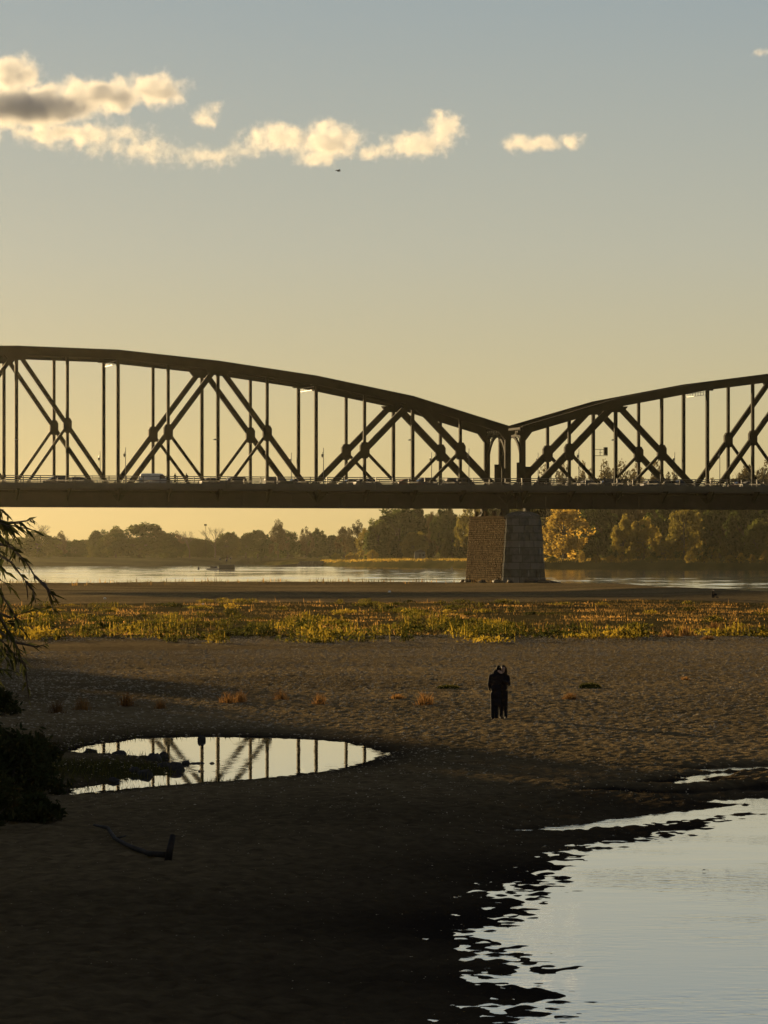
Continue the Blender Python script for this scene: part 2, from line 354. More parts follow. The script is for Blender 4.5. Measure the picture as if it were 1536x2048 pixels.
rows = list(np.arange(-14, 36, 1.0)); y = 36.0
while y < 620:
    rows.append(y); y += .13 if y < 125 else min(1.5, .13 + (y - 125) * .0042)
rows = np.array(rows)
td = np.linspace(-.122, .122, 391); ts = np.array([.13, .14, .155, .17, .19, .21, .24, .28, .33, .4, .5, .65, .85, 1.2, 2.0, 4.0])
tt = np.concatenate([-ts[::-1], td, ts])
GX = (tt[None, :] * (np.abs(rows)[:, None] + 25)); GY = np.repeat(rows[:, None], len(tt), 1)
Zg, wet, grn = height(GX, GY, True)
nr, nc = GX.shape
ii = np.arange(nr * nc).reshape(nr, nc)
fc = np.stack([ii[:-1, :-1], ii[:-1, 1:], ii[1:, 1:], ii[1:, :-1]], -1).reshape(-1, 4)
me = mesh_np('river_bed', np.stack([GX, GY, Zg], -1).reshape(-1, 3), fc, True, [M['sand']], None, {'wet': wet.ravel(), 'green': grn.ravel()})
tag(obj('ground', me), 'brown rippled sand and mud of the dried river bed', kind='structure')

# ------------------------------------------------------------------ water
M['w_back'] = water('backwater', (.05, .046, .036), [(4.0, .20, .05, .20), (.6, .07, .12, .05)], .03, (.7, 1.2), 1.5, 1.0)
M['w_pool'] = water('pool_water', (.010, .010, .008), [(2.0, .03, .04, .3)], .015, ior=1.45, coat=1.0)
M['w_river'] = water('river_water', (.020, .022, .014), [(.9, .10, .12, .012)], .06, (1.0, .7), coat=1.0)
def sheet(name, x0, x1, y0, y1, z, mat, label):
    me = mesh_np(name, [(x0, y0, z), (x1, y0, z), (x1, y1, z), (x0, y1, z)], [(0, 1, 2, 3)], False, [mat])
    return tag(obj(name, me), label, kind='structure')
tag(obj('backwater', mesh_np('backwater', [(-1.6, 22, ZW), (60, 22, ZW), (60, 102, ZW), (.3, 102, ZW), (.3, 71.5, ZW), (-1.6, 71.5, ZW)], [(0, 1, 2, 3, 4, 5)], False, [M['w_back']])), 'shallow still water beside the muddy shore', kind='structure')
sheet('puddle', -12.5, .25, 72, 103, ZW, M['w_pool'], 'shallow pool on the sand mirroring the bridge')
gx = np.arange(-165, 170, 1.6); gy = np.arange(455, 1345, 1.0); RX, RY = np.meshgrid(gx, gy); cx_, cy_ = len(gx), len(gy)
gust = np.clip(.75 + 1.1 * perlin(RX / 70, RY / 45, 111) + .5 * perlin(RX / 16, RY / 22, 112), .12, 1.5) * (1 - .62 * sstep(.005, .06, RX / RY) * sstep(700, 900, RY))
edge_ = sstep(0, 12, np.minimum.reduce([RX + 165, 168 - RX, RY - 455, 1343 - RY]))
RZ = ZR + edge_ * gust * (.055 * perlin(RX / 5.5, RY / 3.0, 113) + .045 * perlin(RX / 3.2 + 9, RY / 2.2, 114))
ii = np.arange(cx_ * cy_).reshape(cy_, cx_); rf = np.stack([ii[:-1, :-1], ii[:-1, 1:], ii[1:, 1:], ii[1:, :-1]], -1).reshape(-1, 4); nb_ = cx_ * cy_
out_v = np.array([(-4000, 300, ZR - .12), (4000, 300, ZR - .12), (4000, 9000, ZR - .12), (-4000, 9000, ZR - .12)])
tag(obj('river', mesh_np('river', np.concatenate([np.stack([RX, RY, RZ], -1).reshape(-1, 3), out_v]), np.concatenate([rf, [[nb_, nb_ + 1, nb_ + 2, nb_ + 3]]]), True, [M['w_river']])), 'wide river flowing under the bridge', kind='structure')

# ------------------------------------------------------------------ far banks
def bank(name, pxs, prof, mat, seed, label, hs=None):
    """strip of land behind a far shoreline; prof = (distance inland, height)"""
    base = np.array([gz(x, y, ZR) for x, y in pxs]); t = np.linspace(0, len(base) - 1, 300)
    bx = np.interp(t, range(len(base)), base[:, 0]); by = np.interp(t, range(len(base)), base[:, 1])
    hh = np.interp(t, range(len(base)), hs if hs is not None else [1] * len(base))
    V = []; n = len(prof)
    for d, h in prof:
        j = 2.5 * perlin(bx / 18, by / 18 + d, seed)
        V.append(np.stack([bx, by + d + j * (d < 60), ZR + h * hh + .35 * perlin(bx / 7, (by + d) / 7, seed + 1) * (h > 0)], -1))
    V = np.stack(V, 0); k = len(t); ii = np.arange(n * k).reshape(n, k)
    fc = np.stack([ii[:-1, :-1], ii[:-1, 1:], ii[1:, 1:], ii[1:, :-1]], -1).reshape(-1, 4)
    return tag(obj(name, mesh_np(name, V.reshape(-1, 3), fc, True, [mat])), label, kind='structure')
RB = [(498, 1128.4), (560, 1129.6), (640, 1131.5), (700, 1133), (760, 1134), (850, 1135), (940, 1136), (1100, 1137), (1330, 1137.5), (1536, 1138.5), (1900, 1140), (3500, 1146)]
RBH = [.12, .42, .62, .75, .85, .9, .95, 1, 1, 1, 1, 1]
LB = [(-2200, 1140), (-600, 1136), (0, 1133), (200, 1132), (330, 1131), (420, 1129.5), (470, 1128), (520, 1124), (560, 1119.5), (610, 1114)]
bank('far_bank', RB, [(-6, -1.5), (0, .1), (3, 1.5), (7, 2.6), (14, 3.1), (40, 3.3), (120, 3.4), (1500, 4)], M['bank'], 31, 'grassy far river bank below the golden trees', RBH)
bank('far_meadow', LB, [(-20, -1.5), (0, .1), (15, .9), (60, 1.7), (130, 2.8), (300, 3.4), (1800, 4.5)], M['land'], 41, 'low hazy meadow on the far left bank')
sheet('terrain', -20000, 20000, 2700, 40000, 1.5, M['land'], 'flat land out to the horizon')

# clods and pebbles strewn over the bed
_rs = np.random.RandomState(31); n_ = 150000
Yp = 40 + 178 * _rs.rand(n_) ** .8; Xp = _rs.uniform(-1, 1, n_) * (.122 * Yp + 2); Zp = height(Xp, Yp)
k_ = (Zp > ZW + .015) & (_rs.rand(n_) < np.clip(.55 + .6 * perlin(Xp / 2.5, Yp / 2.5, 91), .1, 1)); Xp, Yp, Zp = Xp[k_], Yp[k_], Zp[k_]; n_ = len(Xp)
s_ = .006 + .00021 * Yp + .050 * _rs.rand(n_) ** 2.4 * sstep(55, 115, Yp); a_ = _rs.uniform(0, 6.283, n_)
base = np.array([(1, 0, 0), (.3, .9, 0), (-.8, .55, 0), (-.8, -.55, 0), (.3, -.9, 0), (.15, .1, 1)])
V_ = base[None] * s_[:, None, None] * _rs.uniform(.75, 1.25, (n_, 6, 3)) * np.array([1.3, .95, .6])
V_ = np.stack([V_[..., 0] * np.cos(a_)[:, None] - V_[..., 1] * np.sin(a_)[:, None], V_[..., 0] * np.sin(a_)[:, None] + V_[..., 1] * np.cos(a_)[:, None], V_[..., 2] - .012], -1) + np.stack([Xp, Yp, Zp], -1)[:, None]
F_ = (np.array([(0, 1, 5), (1, 2, 5), (2, 3, 5), (3, 4, 5), (4, 0, 5)])[None] + 6 * np.arange(n_)[:, None, None]).reshape(-1, 3)
M['pebble'] = basic('pebbles', (.12, .098, .058), (.50, .41, .26), rough=.9, scale=5.0, spec=0)  # pale tones stand in for sun glints on the bed
tag(obj('pebbles', mesh_np('pebbles', V_.reshape(-1, 3), F_, False, [M['pebble']])), 'clods and pebbles strewn over the river bed', kind='stuff')

# ------------------------------------------------------------------ the bridge
TH = math.atan(.30); EU = Vector((math.cos(TH), math.sin(TH), 0)); EN = Vector((-math.sin(TH), math.cos(TH), 0))
P0 = Vector((20.96, 560.0, 0))
def B(u, n, z): return P0 + EU * u + EN * n + Vector((0, 0, z))
def b_u(px):
    t = (px - 768) / FPX; return (t * P0.y - P0.x) / (EU.x - EU.y * t)
bridge = thing('truss_bridge', 'dark steel truss road bridge with two arched spans crossing the river', 'bridge', tuple(P0), TH)
# all pieces below are in the bridge's own frame: x along the bridge, y across it (away from us), z up
PAN, W2 = 7.95, 10.5
TOPZ = [25.2, 29.75, 32.75, 34.85, 36.3, 36.65, 36.3, 34.85, 32.75, 29.75, 25.2]
CH = 1.25                                  # depth of the top chord
ZB = 13.2                                  # axis of the bottom chord
def topz(p):
    """axis of the top chord at panel point p"""
    p = min(max(p, 0), 20); i = min(int(p // 2), 9); f = p / 2 - i
    return TOPZ[i] * (1 - f) + TOPZ[i + 1] * f - CH / 2
def hexplate(c, w, h, y0, y1):
    x, z = c; return MB().prism([(x - w * .5, z - h * .28), (x - w * .28, z - h * .5), (x + w * .28, z - h * .5), (x + w * .5, z - h * .28), (x + w * .5, z + h * .28), (x + w * .28, z + h * .5), (x - w * .28, z + h * .5), (x - w * .5, z + h * .28)], y0, y1)
def girder_bar(p, q, w, d, t=.09):
    """built-up member: two flanges with a recessed web, and batten plates across it"""
    p, q = Vector(p), Vector(q); ax = (q - p).normalized(); up = Vector((0, 1, 0)); sd = ax.cross(up).normalized()
    m = MB(); e = sd * (w / 2 - t / 2)
    m.bar(p + e, q + e, t, d, up); m.bar(p - e, q - e, t, d, up); m.bar(p, q, w - 2 * t, d * .55, up)
    return m
S_ = M['steel']
def span(sgn, x_end, n_from, n_to):
    X = lambda p: x_end + sgn * p * PAN
    for yc in (0.0, W2):
        for k in range(n_from // 2, n_to // 2):                        # top chord, one straight length to every two panels
            a, b = 2 * k, 2 * k + 2
            m = MB(); pa, pb = Vector((X(a), yc, topz(a))), Vector((X(b), yc, topz(b)))
            m.bar(pa, pb, .62, CH, (0, 0, 1)); dn = Vector((0, 0, CH / 2 + .045))
            m.bar(pa + dn, pb + dn, .86, .09, (0, 0, 1)); m.bar(pa - dn, pb - dn, .80, .07, (0, 0, 1))
            m.build('top_chord', S_, bridge)
            MB().box((X(a) - .9, yc - .36, topz(a) - CH * .62), (X(a) + .9, yc + .36, topz(a) - .1)).build('splice_plate', S_, bridge)
        for p in range(n_from, n_to + 1):                              # verticals
            w = .95 if p == 0 else (.50 if p % 2 == 0 else .44)
            girder_bar((X(p), yc, ZB), (X(p), yc, topz(p) - CH / 2 - (.02 if p else 0)), w, .5, .07).build('vertical_post', S_, bridge)
        for a in range(2, 20, 4):                                      # apexes of the big diagonals
            if a > n_to + 2 or a < n_from - 2: continue
            for dr in (-1, 1):
                b = a + 2 * dr; mid = a + dr
                if mid < n_from or mid > n_to: continue
                heavy = 1.12 if a in (2, 18) else (.80 if a in (6, 14) else .62)
                heavy = heavy if not (a in (2, 18) and b in (4, 16)) else .95
                pa, pb = Vector((X(a), yc, topz(a))), Vector((X(b), yc, ZB)); g = (pa + pb) / 2
                girder_bar(pa + (pb - pa) * .03, pb, heavy, .56).build('diagonal', S_, bridge)
                hexplate((g.x, g.z), .88 + heavy * .66, 1.75 + heavy * .85, yc - .33, yc + .33).build('gusset_plate', S_, bridge)
                girder_bar(g, (X(a), yc, ZB), .42 if heavy < 1.1 else .5, .44, .06).build('sub_diagonal', S_, bridge)
            c = MB(); z = topz(a) - CH / 2; c.prism([(X(a) - 2.0, z + .1), (X(a) + 2.0, z + .1), (X(a) + 1.3, z - .85), (X(a) - 1.3, z - .85)], yc - .34, yc + .34)
            c.build('gusset_plate', S_, bridge)
    for p in range(n_from, n_to + 1, 2):                               # overhead struts and bracing between the two trusses
        if p == 0: continue
        z = topz(p) - .25
        girder_bar((X(p), .3, z), (X(p), W2 - .3, z), .5, .4).build('cross_strut', S_, bridge)
        m = MB(); q = min(p + 2, 20)
        if p + 2 <= n_to:
            zq = topz(q) - .25
            m.bar((X(p), .3, z), (X(q), W2 - .3, zq), .16, .16); m.bar((X(p), W2 - .3, z - .2), (X(q), .3, zq - .2), .16, .16)
            m.build('wind_bracing', S_, bridge)
        if p % 4 == 0:                                                 # small inspection gangway hanging under the chord
            m = MB()
            for zz in (-1.45, -.95): m.bar((X(p), .3, topz(p) + zz), (X(p), W2 - .3, topz(p) + zz), .12, .06)
            for k in range(9): yv = .6 + k * (W2 - 1.2) / 8; m.bar((X(p), yv, topz(p) - 1.45), (X(p), yv, topz(p) - .8), .06, .06)
            m.build('inspection_walkway', M['rail'], bridge)
    # portal frame at the pier: curved brackets and a strut between the end posts
    zt = topz(0)
    m = MB(); m.box((X(0) - .3, .3, zt - .95), (X(0) + .3, W2 - .3, zt - .55)); m.box((X(0) - .28, .3, zt + .15), (X(0) + .28, W2 - .3, zt + .5))
    for k in range(9):
        yv = .9 + k * (W2 - 1.8) / 8; m.box((X(0) - .12, yv - .16, zt - .56), (X(0) + .12, yv + .16, zt + .16))
    m.build('portal_strut', S_, bridge)
    for s0, s1 in ((.35, 1), (W2 - .35, -1)):
        pts = []; 
        for k in range(11):
            t = k / 10 * math.pi / 2; pts.append((s0 + s1 * (1 - math.cos(t)) * (W2 / 2 - .4), zt - 6.5 + math.sin(t) * 5.7))
        for (ya, za), (yb, zb) in zip(pts[:-1], pts[1:]):
            pass
        m = MB()
        for (ya, za), (yb, zb) in zip(pts[:-1], pts[1:]): m.bar((X(0), ya, za), (X(0), yb, zb), .45, .3, (1, 0, 0))
        for k in (3, 5, 7): m.bar((X(0), pts[k][0], pts[k][1]), (X(0), s0 + s1 * .0, pts[k][1] + 1.0), .12, .12, (1, 0, 0))
        m.build('portal_bracket', S_, bridge)
    # gusset at the head of the end posts
    for yc in (0.0, W2):
        m = MB(); z = zt - CH / 2 + .1; xs = X(0)
        m.prism([(xs - sgn * .47, z), (xs + sgn * 2.6, z + 1.45), (xs + sgn * 1.9, z + .75), (xs + sgn * .47, z - 1.1), (xs - sgn * .47, z - 1.1)][::sgn], yc - .37, yc + .37)
        m.build('gusset_plate', S_, bridge)
    # bottom chord and cross girders
    x0, x1 = sorted((X(n_from) - sgn * 1.0, X(n_to)))
    for yc in (0.0, W2):
        m = MB(); m.box((x0, yc - .3, 12.10), (x1, yc + .3, 12.26)); m.box((x0, yc - .14, 12.25), (x1, yc + .14, 13.95)); m.box((x0, yc - .32, 13.94), (x1, yc + .32, 14.12))
        m.build('bottom_chord', M['steel2'], bridge)
    for yc in (.55, W2 - .55): MB().box((x0, yc - .06, 13.3), (x1, yc + .06, 14.615)).build('stringer', M['under'], bridge)
    for k in range(2 * (n_to - n_from) + 1):                           # stiffeners on the web, one every half panel
        xs = X(n_from) + sgn * k * PAN / 2
        MB().box((xs - .07, -.30, 12.27), (xs + .07, -.145, 13.93)).build('stiffener', M['steel2'], bridge)
    for p in range(n_from, n_to + 1):
        MB().box((X(p) - .2, -.1, 12.9), (X(p) + .2, W2 + .1, 14.6)).build('cross_girder', M['under'], bridge)
        for yn, yo in ((-.15, -2.75), (W2 + .15, W2 + 2.75)):          # sloping brackets that carry the footway
            m = MB(); m.v = []; 
            m.add([(X(p) - .11, yn, 12.9), (X(p) + .11, yn, 12.9), (X(p) + .11, yo, 14.75), (X(p) - .11, yo, 14.75), (X(p) - .11, yn, 15.2), (X(p) + .11, yn, 15.2), (X(p) + .11, yo, 15.2), (X(p) - .11, yo, 15.2)],
                  [(0, 3, 2, 1), (4, 5, 6, 7), (0, 1, 5, 4), (1, 2, 6, 5), (2, 3, 7, 6), (3, 0, 4, 7)])
            m.build('footway_bracket', M['steel'], bridge)
        if p < n_to and p % 2 == 0:                                    # service pipe shelf on the web, in lengths with gaps
            xa, xb = sorted((X(p) + sgn * 1.1, X(p + 2) - sgn * 1.6))
            MB().box((xa, -.62, 14.13), (xb, -.2, 14.28)).build('service_duct', M['steel2'], bridge)
# frame covers panels 0..11 of the west span and 0..6 of the east span; the spans run a little on beyond the frame
XL, XR = -1.25, 1.25
span(-1, XL, 0, 14)
span(1, XR, 0, 10)
xa, xb = XL - 14 * PAN, XR + 10 * PAN
for (u0, u1) in ((xa, 0 - .06), (.06, xb)):
    m = MB(); m.box((u0, -.9, 14.62), (u1, W2 + .9, 15.28)); m.build('roadway', M['asphalt'], bridge)
    for y0, y1 in ((-2.8, -.95), (W2 + .95, W2 + 2.8)):
        MB().box((u0, y0, 15.21), (u1, y1, 15.60)).build('footway', M['fascia'], bridge)
    L_ = abs(u1 - u0); n = int(round(L_ / PAN))
    for k in range(n):                                                  # edge beam in panel lengths with open joints
        a = u0 + L_ * k / n + .02; b = u0 + L_ * (k + 1) / n - .02
        MB().box((a, -2.98, 14.86), (b, -2.802, 15.76)).build('edge_beam', M['fascia'], bridge)
        MB().box((a, W2 + 2.802, 14.86), (b, W2 + 2.98, 15.76)).build('edge_beam', M['fascia'], bridge)
        for yr in (-2.89, W2 + 2.89):
            m = MB()
            for z, t in ((16.78, .13), (16.52, .08), (16.2, .08), (15.86, .07)): m.box((a, yr - t / 2, z - t / 2), (b, yr + t / 2, z + t / 2))
            nb = 40
            if yr < 0:
                for q in range(nb): xq = a + (b - a) * (q + .5) / nb; m.box((xq - .035, yr - .02, 15.86), (xq + .035, yr + .02, 16.2))
            r = m.build('railing', M['rail'], bridge)
            for q in range(3):
                xq = a + (b - a) * (q + .03) / 3; MB().box((xq, yr - .05, 15.762), (xq + .13, yr + .05, 16.86)).build('railing_post', M['rail'], r)
        for ya in (-.88, W2 + .80):
            sm = MB().box((a, ya, 15.85), (b, ya + .08, 15.95)).box((a, ya, 16.10), (b, ya + .08, 16.20))
            for xq in (a + .1, (a + b) / 2): sm.box((xq, ya + .01, 15.282), (xq + .12, ya + .07, 16.19))
            sm.build('guard_rail', M['rail'], bridge)
# screens on the deck beside the portal posts
for (px0, px1, pt, yn) in ((988, 1000, 929, W2 - .1), (1003, 1015.5, 937, -.1), (1033, 1044, 925, -.15), (1047, 1061, 933, W2 - .2)):
    shift = .0181 * (px0 + 1338) if yn > 5 else 0
    ua, ub = b_u(px0 + shift), b_u(px1 + shift); zt = CAMH + (HOR - pt) / FPX * (560 + yn)
    MB().box((ua, yn - .12, 15.3), (ub, yn + .12, zt)).build('portal_screen', S_, bridge)
# overhead sign on a bracket arm, lamps clamped to the posts
ua, ub = b_u(1232), b_u(1262)
zs = CAMH + (HOR - 893) / FPX * 566
sg = thing('road_sign', 'rear of a road sign on a bracket arm above the bridge deck', 'sign', tuple(B(0, 0, 0)), TH)
u0 = XR + 2 * PAN
m = MB()
for z in (zs - .2, zs - 1.25): m.bar((u0, W2 - .3, z), (u0 + 2.4, W2 - .3, z), .08, .08)
m.bar((u0 + 1.1, W2 - .3, zs - .2), (u0 + 1.1, W2 - .3, zs - 1.25), .07, .07); m.bar((u0 + .9, W2 - .3, zs - .75), (u0 + 1.5, W2 - .3, zs - .75), .06, .06)
m.build('bracket_arm', S_, sg)
MB().box((u0 + 1.75, W2 - .5, zs - 1.15), (u0 + 2.35, W2 - .1, zs + .15)).build('sign_case', M['steel'], sg)
lampm = basic('lamp_metal', (.05, .05, .045), (.09, .085, .07), rough=.4)
glassm = basic('lamp_glass', (.35, .33, .28), (.4, .38, .3), rough=.15)
def street_lamp(px, top, near, label):
    yn = -2.5 if near else W2 + 2.5
    sh = 0.0181 * (px + 1338) * (yn / W2); u = b_u(px + sh)
    zt = CAMH + (HOR - top) / FPX * (560 + .287 * u + yn)
    t = thing('street_lamp', label, 'street lamp', tuple(B(u, yn, 15.6)), TH, 'street lamps along the bridge footways'); h = zt - 15.6
    MB().tube([(0, 0, 0), (0, 0, h * .6), (0, 0, h)], [.075, .055, .04], 8).build('pole', lampm, t)
    MB().tube([(0, 0, h), (0, 0, h + .12)], [.06, .02], 8).build('finial', lampm, t)
    a = MB(); a.tube([(0, 0, h - .55), (-.16, 0, h - .62), (-.2, 0, h - .85)], [.03, .03, .03], 6); a.build('arm', lampm, t)
    ln = MB().tube([(-.2, 0, h - .85), (-.2, 0, h - .95), (-.2, 0, h - 1.25), (-.2, 0, h - 1.35)], [.09, .16, .13, .05], 8).build('lantern', lampm, t)
    MB().tube([(-.2, 0, h - 1.345), (-.2, 0, h - 1.42)], [.10, .06], 8).build('glass', glassm, ln)
for a in ((201, 904, 0, 'slim street lamp on the far footway, nearest the willow branch'), (251, 896, 1, 'slim street lamp on the near footway left of the white van'),
          (583, 907, 0, 'slim street lamp beside the diagonal on the far footway, mid left span'), (647, 897, 1, 'slim street lamp on the near footway, mid left span'),
          (863, 906, 0, 'slim street lamp on the far footway inside the last lattice before the pier'), (938, 898, 1, 'slim street lamp crossing the end diagonal just left of the pier'),
          (1075.5, 907, 0, 'slim street lamp beside the first diagonal just right of the pier'), (1158, 899, 1, 'slim street lamp on the near footway under the road sign'),
          (1348, 906, 0, 'slim street lamp on the far footway near the second right-span diagonal'), (1440, 900, 1, 'slim street lamp on the near footway nearest the right edge')):
    street_lamp(*a)
def wall_lamp(px, py, label):
    u = b_u(px + 2); z = CAMH + (HOR - py) / FPX * (560 + .287 * u)
    t = thing('post_lamp', label, 'lamp', tuple(B(u, -.28, z)), TH, 'small lamps clamped to the bridge posts')
    MB().bar((0, 0, 0), (-.55, 0, .05), .06, .06).build('arm', lampm, t)
    MB().tube([(-.55, 0, .12), (-.55, 0, -.02), (-.55, 0, -.1)], [.05, .3, .2], 8).build('shade', lampm, t)
for a in ((36, 879, 'small lamp clamped to the bridge post at the apex above the willow'), (434, 879, 'small lamp clamped to the tall post above the walkers'), (823, 880, 'small lamp clamped to the apex post near the pier'), (1229, 880, 'small lamp clamped to the post beside the road sign')):
    wall_lamp(*a)

# ------------------------------------------------------------------ pier
pier = thing('bridge_pier', 'stone bridge pier with tapered rounded nose and brown masonry flank', 'bridge pier', tuple(B(0.1, 0, 0)), TH)
ZP0, ZP1 = -1.2, 10.45
def hw(z): return 3.62 - (z - ZP0) / (ZP1 - ZP0) * .78          # half width
YN0, YF = -3.6, 15.0                                           # straight flanks from YN0 to YF, noses beyond
def nose(z, a):                                                # plan of the near nose, a from 0 (left) to pi (right)
    h = hw(z); return (-h * math.cos(a), YN0 - (h * .95) * math.sin(a) ** .9)
core = MB(); ring = []
zs = [ZP0, ZP1]
for z in zs:
    r_ = [(x * .985, y + .06) for x, y in (nose(z, math.pi * k / 12) for k in range(13))] + [(hw(z) * .985, YF)] + [(-hw(z) * .985, YF)]
    ring.append([(x, y, z) for x, y in r_])
n = len(ring[0]); core.add(ring[0] + ring[1], [tuple(range(n))[::-1], tuple(range(n, 2 * n))] + [(i, (i + 1) % n, (i + 1) % n + n, i + n) for i in range(n)])
core.build('core', M['mortar'], pier)
rng = random.Random(5)
nc_ = 10; ch_ = (ZP1 - ZP0) / nc_
for c in range(nc_):                                            # nose: big granite blocks, one by one
    z0 = ZP0 + c * ch_ + .04; z1 = ZP0 + (c + 1) * ch_ - .04; nb = 6 if c % 2 else 5
    cuts = [0] + [math.pi * (k + (0.5 if c % 2 == 0 else 0) * 0 + rng.uniform(-.12, .12)) / nb for k in range(1, nb)] + [math.pi]
    for a0, a1 in zip(cuts[:-1], cuts[1:]):
        m = MB(); k_ = 4; pr = rng.uniform(.02, .13); vs = []
        for z in (z0, z1):
            for i in range(k_ + 1):
                a = a0 + .012 + (a1 - a0 - .024) * i / k_; x, y = nose(z, a); nrm = Vector((-math.cos(a), -math.sin(a)))
                vs.append((x + nrm.x * pr, y + nrm.y * pr, z))
            for i in range(k_, -1, -1):
                a = a0 + .012 + (a1 - a0 - .024) * i / k_; x, y = nose(z, a); vs.append((x * .9, y * .9 + YN0 * .1 + .1, z))
        nn = 2 * (k_ + 1)
        m.add(vs, [tuple(range(nn))[::-1], tuple(range(nn, 2 * nn))] + [(i, (i + 1) % nn, (i + 1) % nn + nn, i + nn) for i in range(nn)])
        m.build('stone_block', M['stone'], pier)
bv, bf = [], []                                                 # flanks: small coursed stones, each with its own edges
for sd in (-1, 1):
    c = 0; z = ZP0 + .02; 
    while z < ZP1 - .2:
        hh = rng.uniform(.32, .38); z1 = min(z + hh, ZP1 - .02); yy = YN0 + .02 - (.3 if c % 2 else 0) * 0
        first = True
        while yy < YF - .05:
            ln = rng.uniform(.5, .9) * (.5 if first and c % 2 else 1); first = False; y1 = min(yy + ln, YF); pr = rng.uniform(.02, .06); b = len(bv)
            for zz in (z + .022, z1 - .022):
                for ya, xo in ((yy + .025, -.1), (y1 - .025, -.1), (y1 - .025, pr), (yy + .025, pr)):
                    bv.append((sd * (hw(zz) + xo + (rng.uniform(-.012, .012) if xo > 0 else 0)), ya, zz))
            bf += [tuple(b + i for i in f) for f in ((0, 3, 2, 1), (4, 5, 6, 7), (0, 1, 5, 4), (1, 2, 6, 5), (2, 3, 7, 6), (3, 0, 4, 7))]
            yy = y1
        z = z1; c += 1
tag(obj('masonry', mesh_np('masonry', bv, bf, False, [M['stone2']]), pier), kind='stuff')
cap = MB(); rr = []
for z, k in ((ZP1, 1.02), (ZP1 + .35, 1.02), (ZP1 + .7, .86), (ZP1 + 1.0, .55), (ZP1 + 1.12, .1)):
    h = hw(ZP1) * k; rr.append([(-h * math.cos(math.pi * i / 14), YN0 + .4 - (h * .98) * math.sin(math.pi * i / 14) ** .9, z) for i in range(15)])
n = 15
for r_ in rr: cap.v += r_
for j in range(len(rr) - 1):
    for i in range(n): a = j * n + i; b = j * n + (i + 1) % n; cap.f.append((a, b, b + n, a + n))
cap.f.append(tuple(range(n))[::-1]); cap.f.append(tuple(range(4 * n, 5 * n)))
cap.build('nose_cap', M['stone'], pier)
MB().box((-hw(ZP1) - .12, YN0 + .42, ZP1 + .002), (hw(ZP1) + .12, YF, ZP1 + .42)).build('coping', M['stone2'], pier)
for yb in (0.0, W2):                                            # bearings under each span
    for xb_ in (-1.9, 1.9):
        m = MB(); m.prism([(xb_ - .75, ZP1 + .425), (xb_ + .75, ZP1 + .425), (xb_ + .55, ZP1 + .8), (xb_ + .3, ZP1 + 1.2), (xb_ - .3, ZP1 + 1.2), (xb_ - .55, ZP1 + .8)], yb - .7, yb + .7)
        m.build('bearing_seat', M['steel2'], pier)
        MB().box((xb_ - .42, yb - .55, ZP1 + 1.202), (xb_ + .42, yb + .55, 12.09)).build('bearing', M['steel2'], pier)
for yb in (-1.5, 3.2, 7.4, 12.4):
    MB().box((-2.75, yb - .3, ZP1 + .425), (-2.25, yb + .3, ZP1 + 1.25)).build('stone_post', M['stone2'], pier)
# inspection cage under the east span
cage = thing('inspection_cage', 'lattice steel inspection cage hanging under the bridge beside the pier', 'inspection cage', tuple(B(b_u(1066), -.2, 0)), TH)
cw = b_u(1087) - b_u(1066); m = MB()
for y in (-.7, .7):
    for z in (10.75, 12.02): m.bar((0, y, z), (cw, y, z), .1, .1)
    for k in range(5):
        x0_ = cw * k / 4
        m.bar((x0_, y, 10.75), (x0_, y, 12.02), .07, .07)
        if k < 4: m.bar((x0_, y, 10.75), (x0_ + cw / 4, y, 12.02), .06, .06); m.bar((x0_, y, 12.02), (x0_ + cw / 4, y, 10.75), .06, .06)
m.build('lattice', S_, cage)
MB().box((-.02, -.7, 10.66), (cw + .02, .7, 10.72)).build('floor_grating', S_, cage)
# rubble at the pier's foot
rng = random.Random(8)
def rock_mesh(seed, rough=.35):
    r = random.Random(seed); m = MB().ell((0, 0, 0), (1, 1, 1), 9, 6); m.v = [tuple(Vector(v) * (1 + r.uniform(-rough, rough) * .6)) for v in m.v]
    return m.mesh('rock', M['rock'], True)
RK = [rock_mesh(i) for i in range(6)]
spots = ['at the left foot of the pier', 'at the left front of the pier foot', 'under the middle of the pier nose', 'under the right of the pier nose', 'at the right foot of the pier', 'just right of the pier foot', 'second to the right of the pier foot', 'farthest right of the pier rubble', 'farthest left of the pier rubble', 'between pier nose and masonry flank']
for i, (px, dy) in enumerate(((940, 6), (965, 0), (1020, -2), (1060, -2), (1084, 0), (1097, 2), (1108, 4), (1118, 5), (926, 10), (995, -1))):
    p = at(px, 1172, 552 + dy); s = rng.uniform(.55, .95); z = hz(p.x, p.y)
    tag(obj('boulder', RK[i % 6], None, (p.x, p.y, z + s * .12), rng.uniform(0, 6), (s * 1.5, s, s * .62)), 'dark rubble boulder ' + spots[i], 'boulder', 'boulders at the foot of the pier')

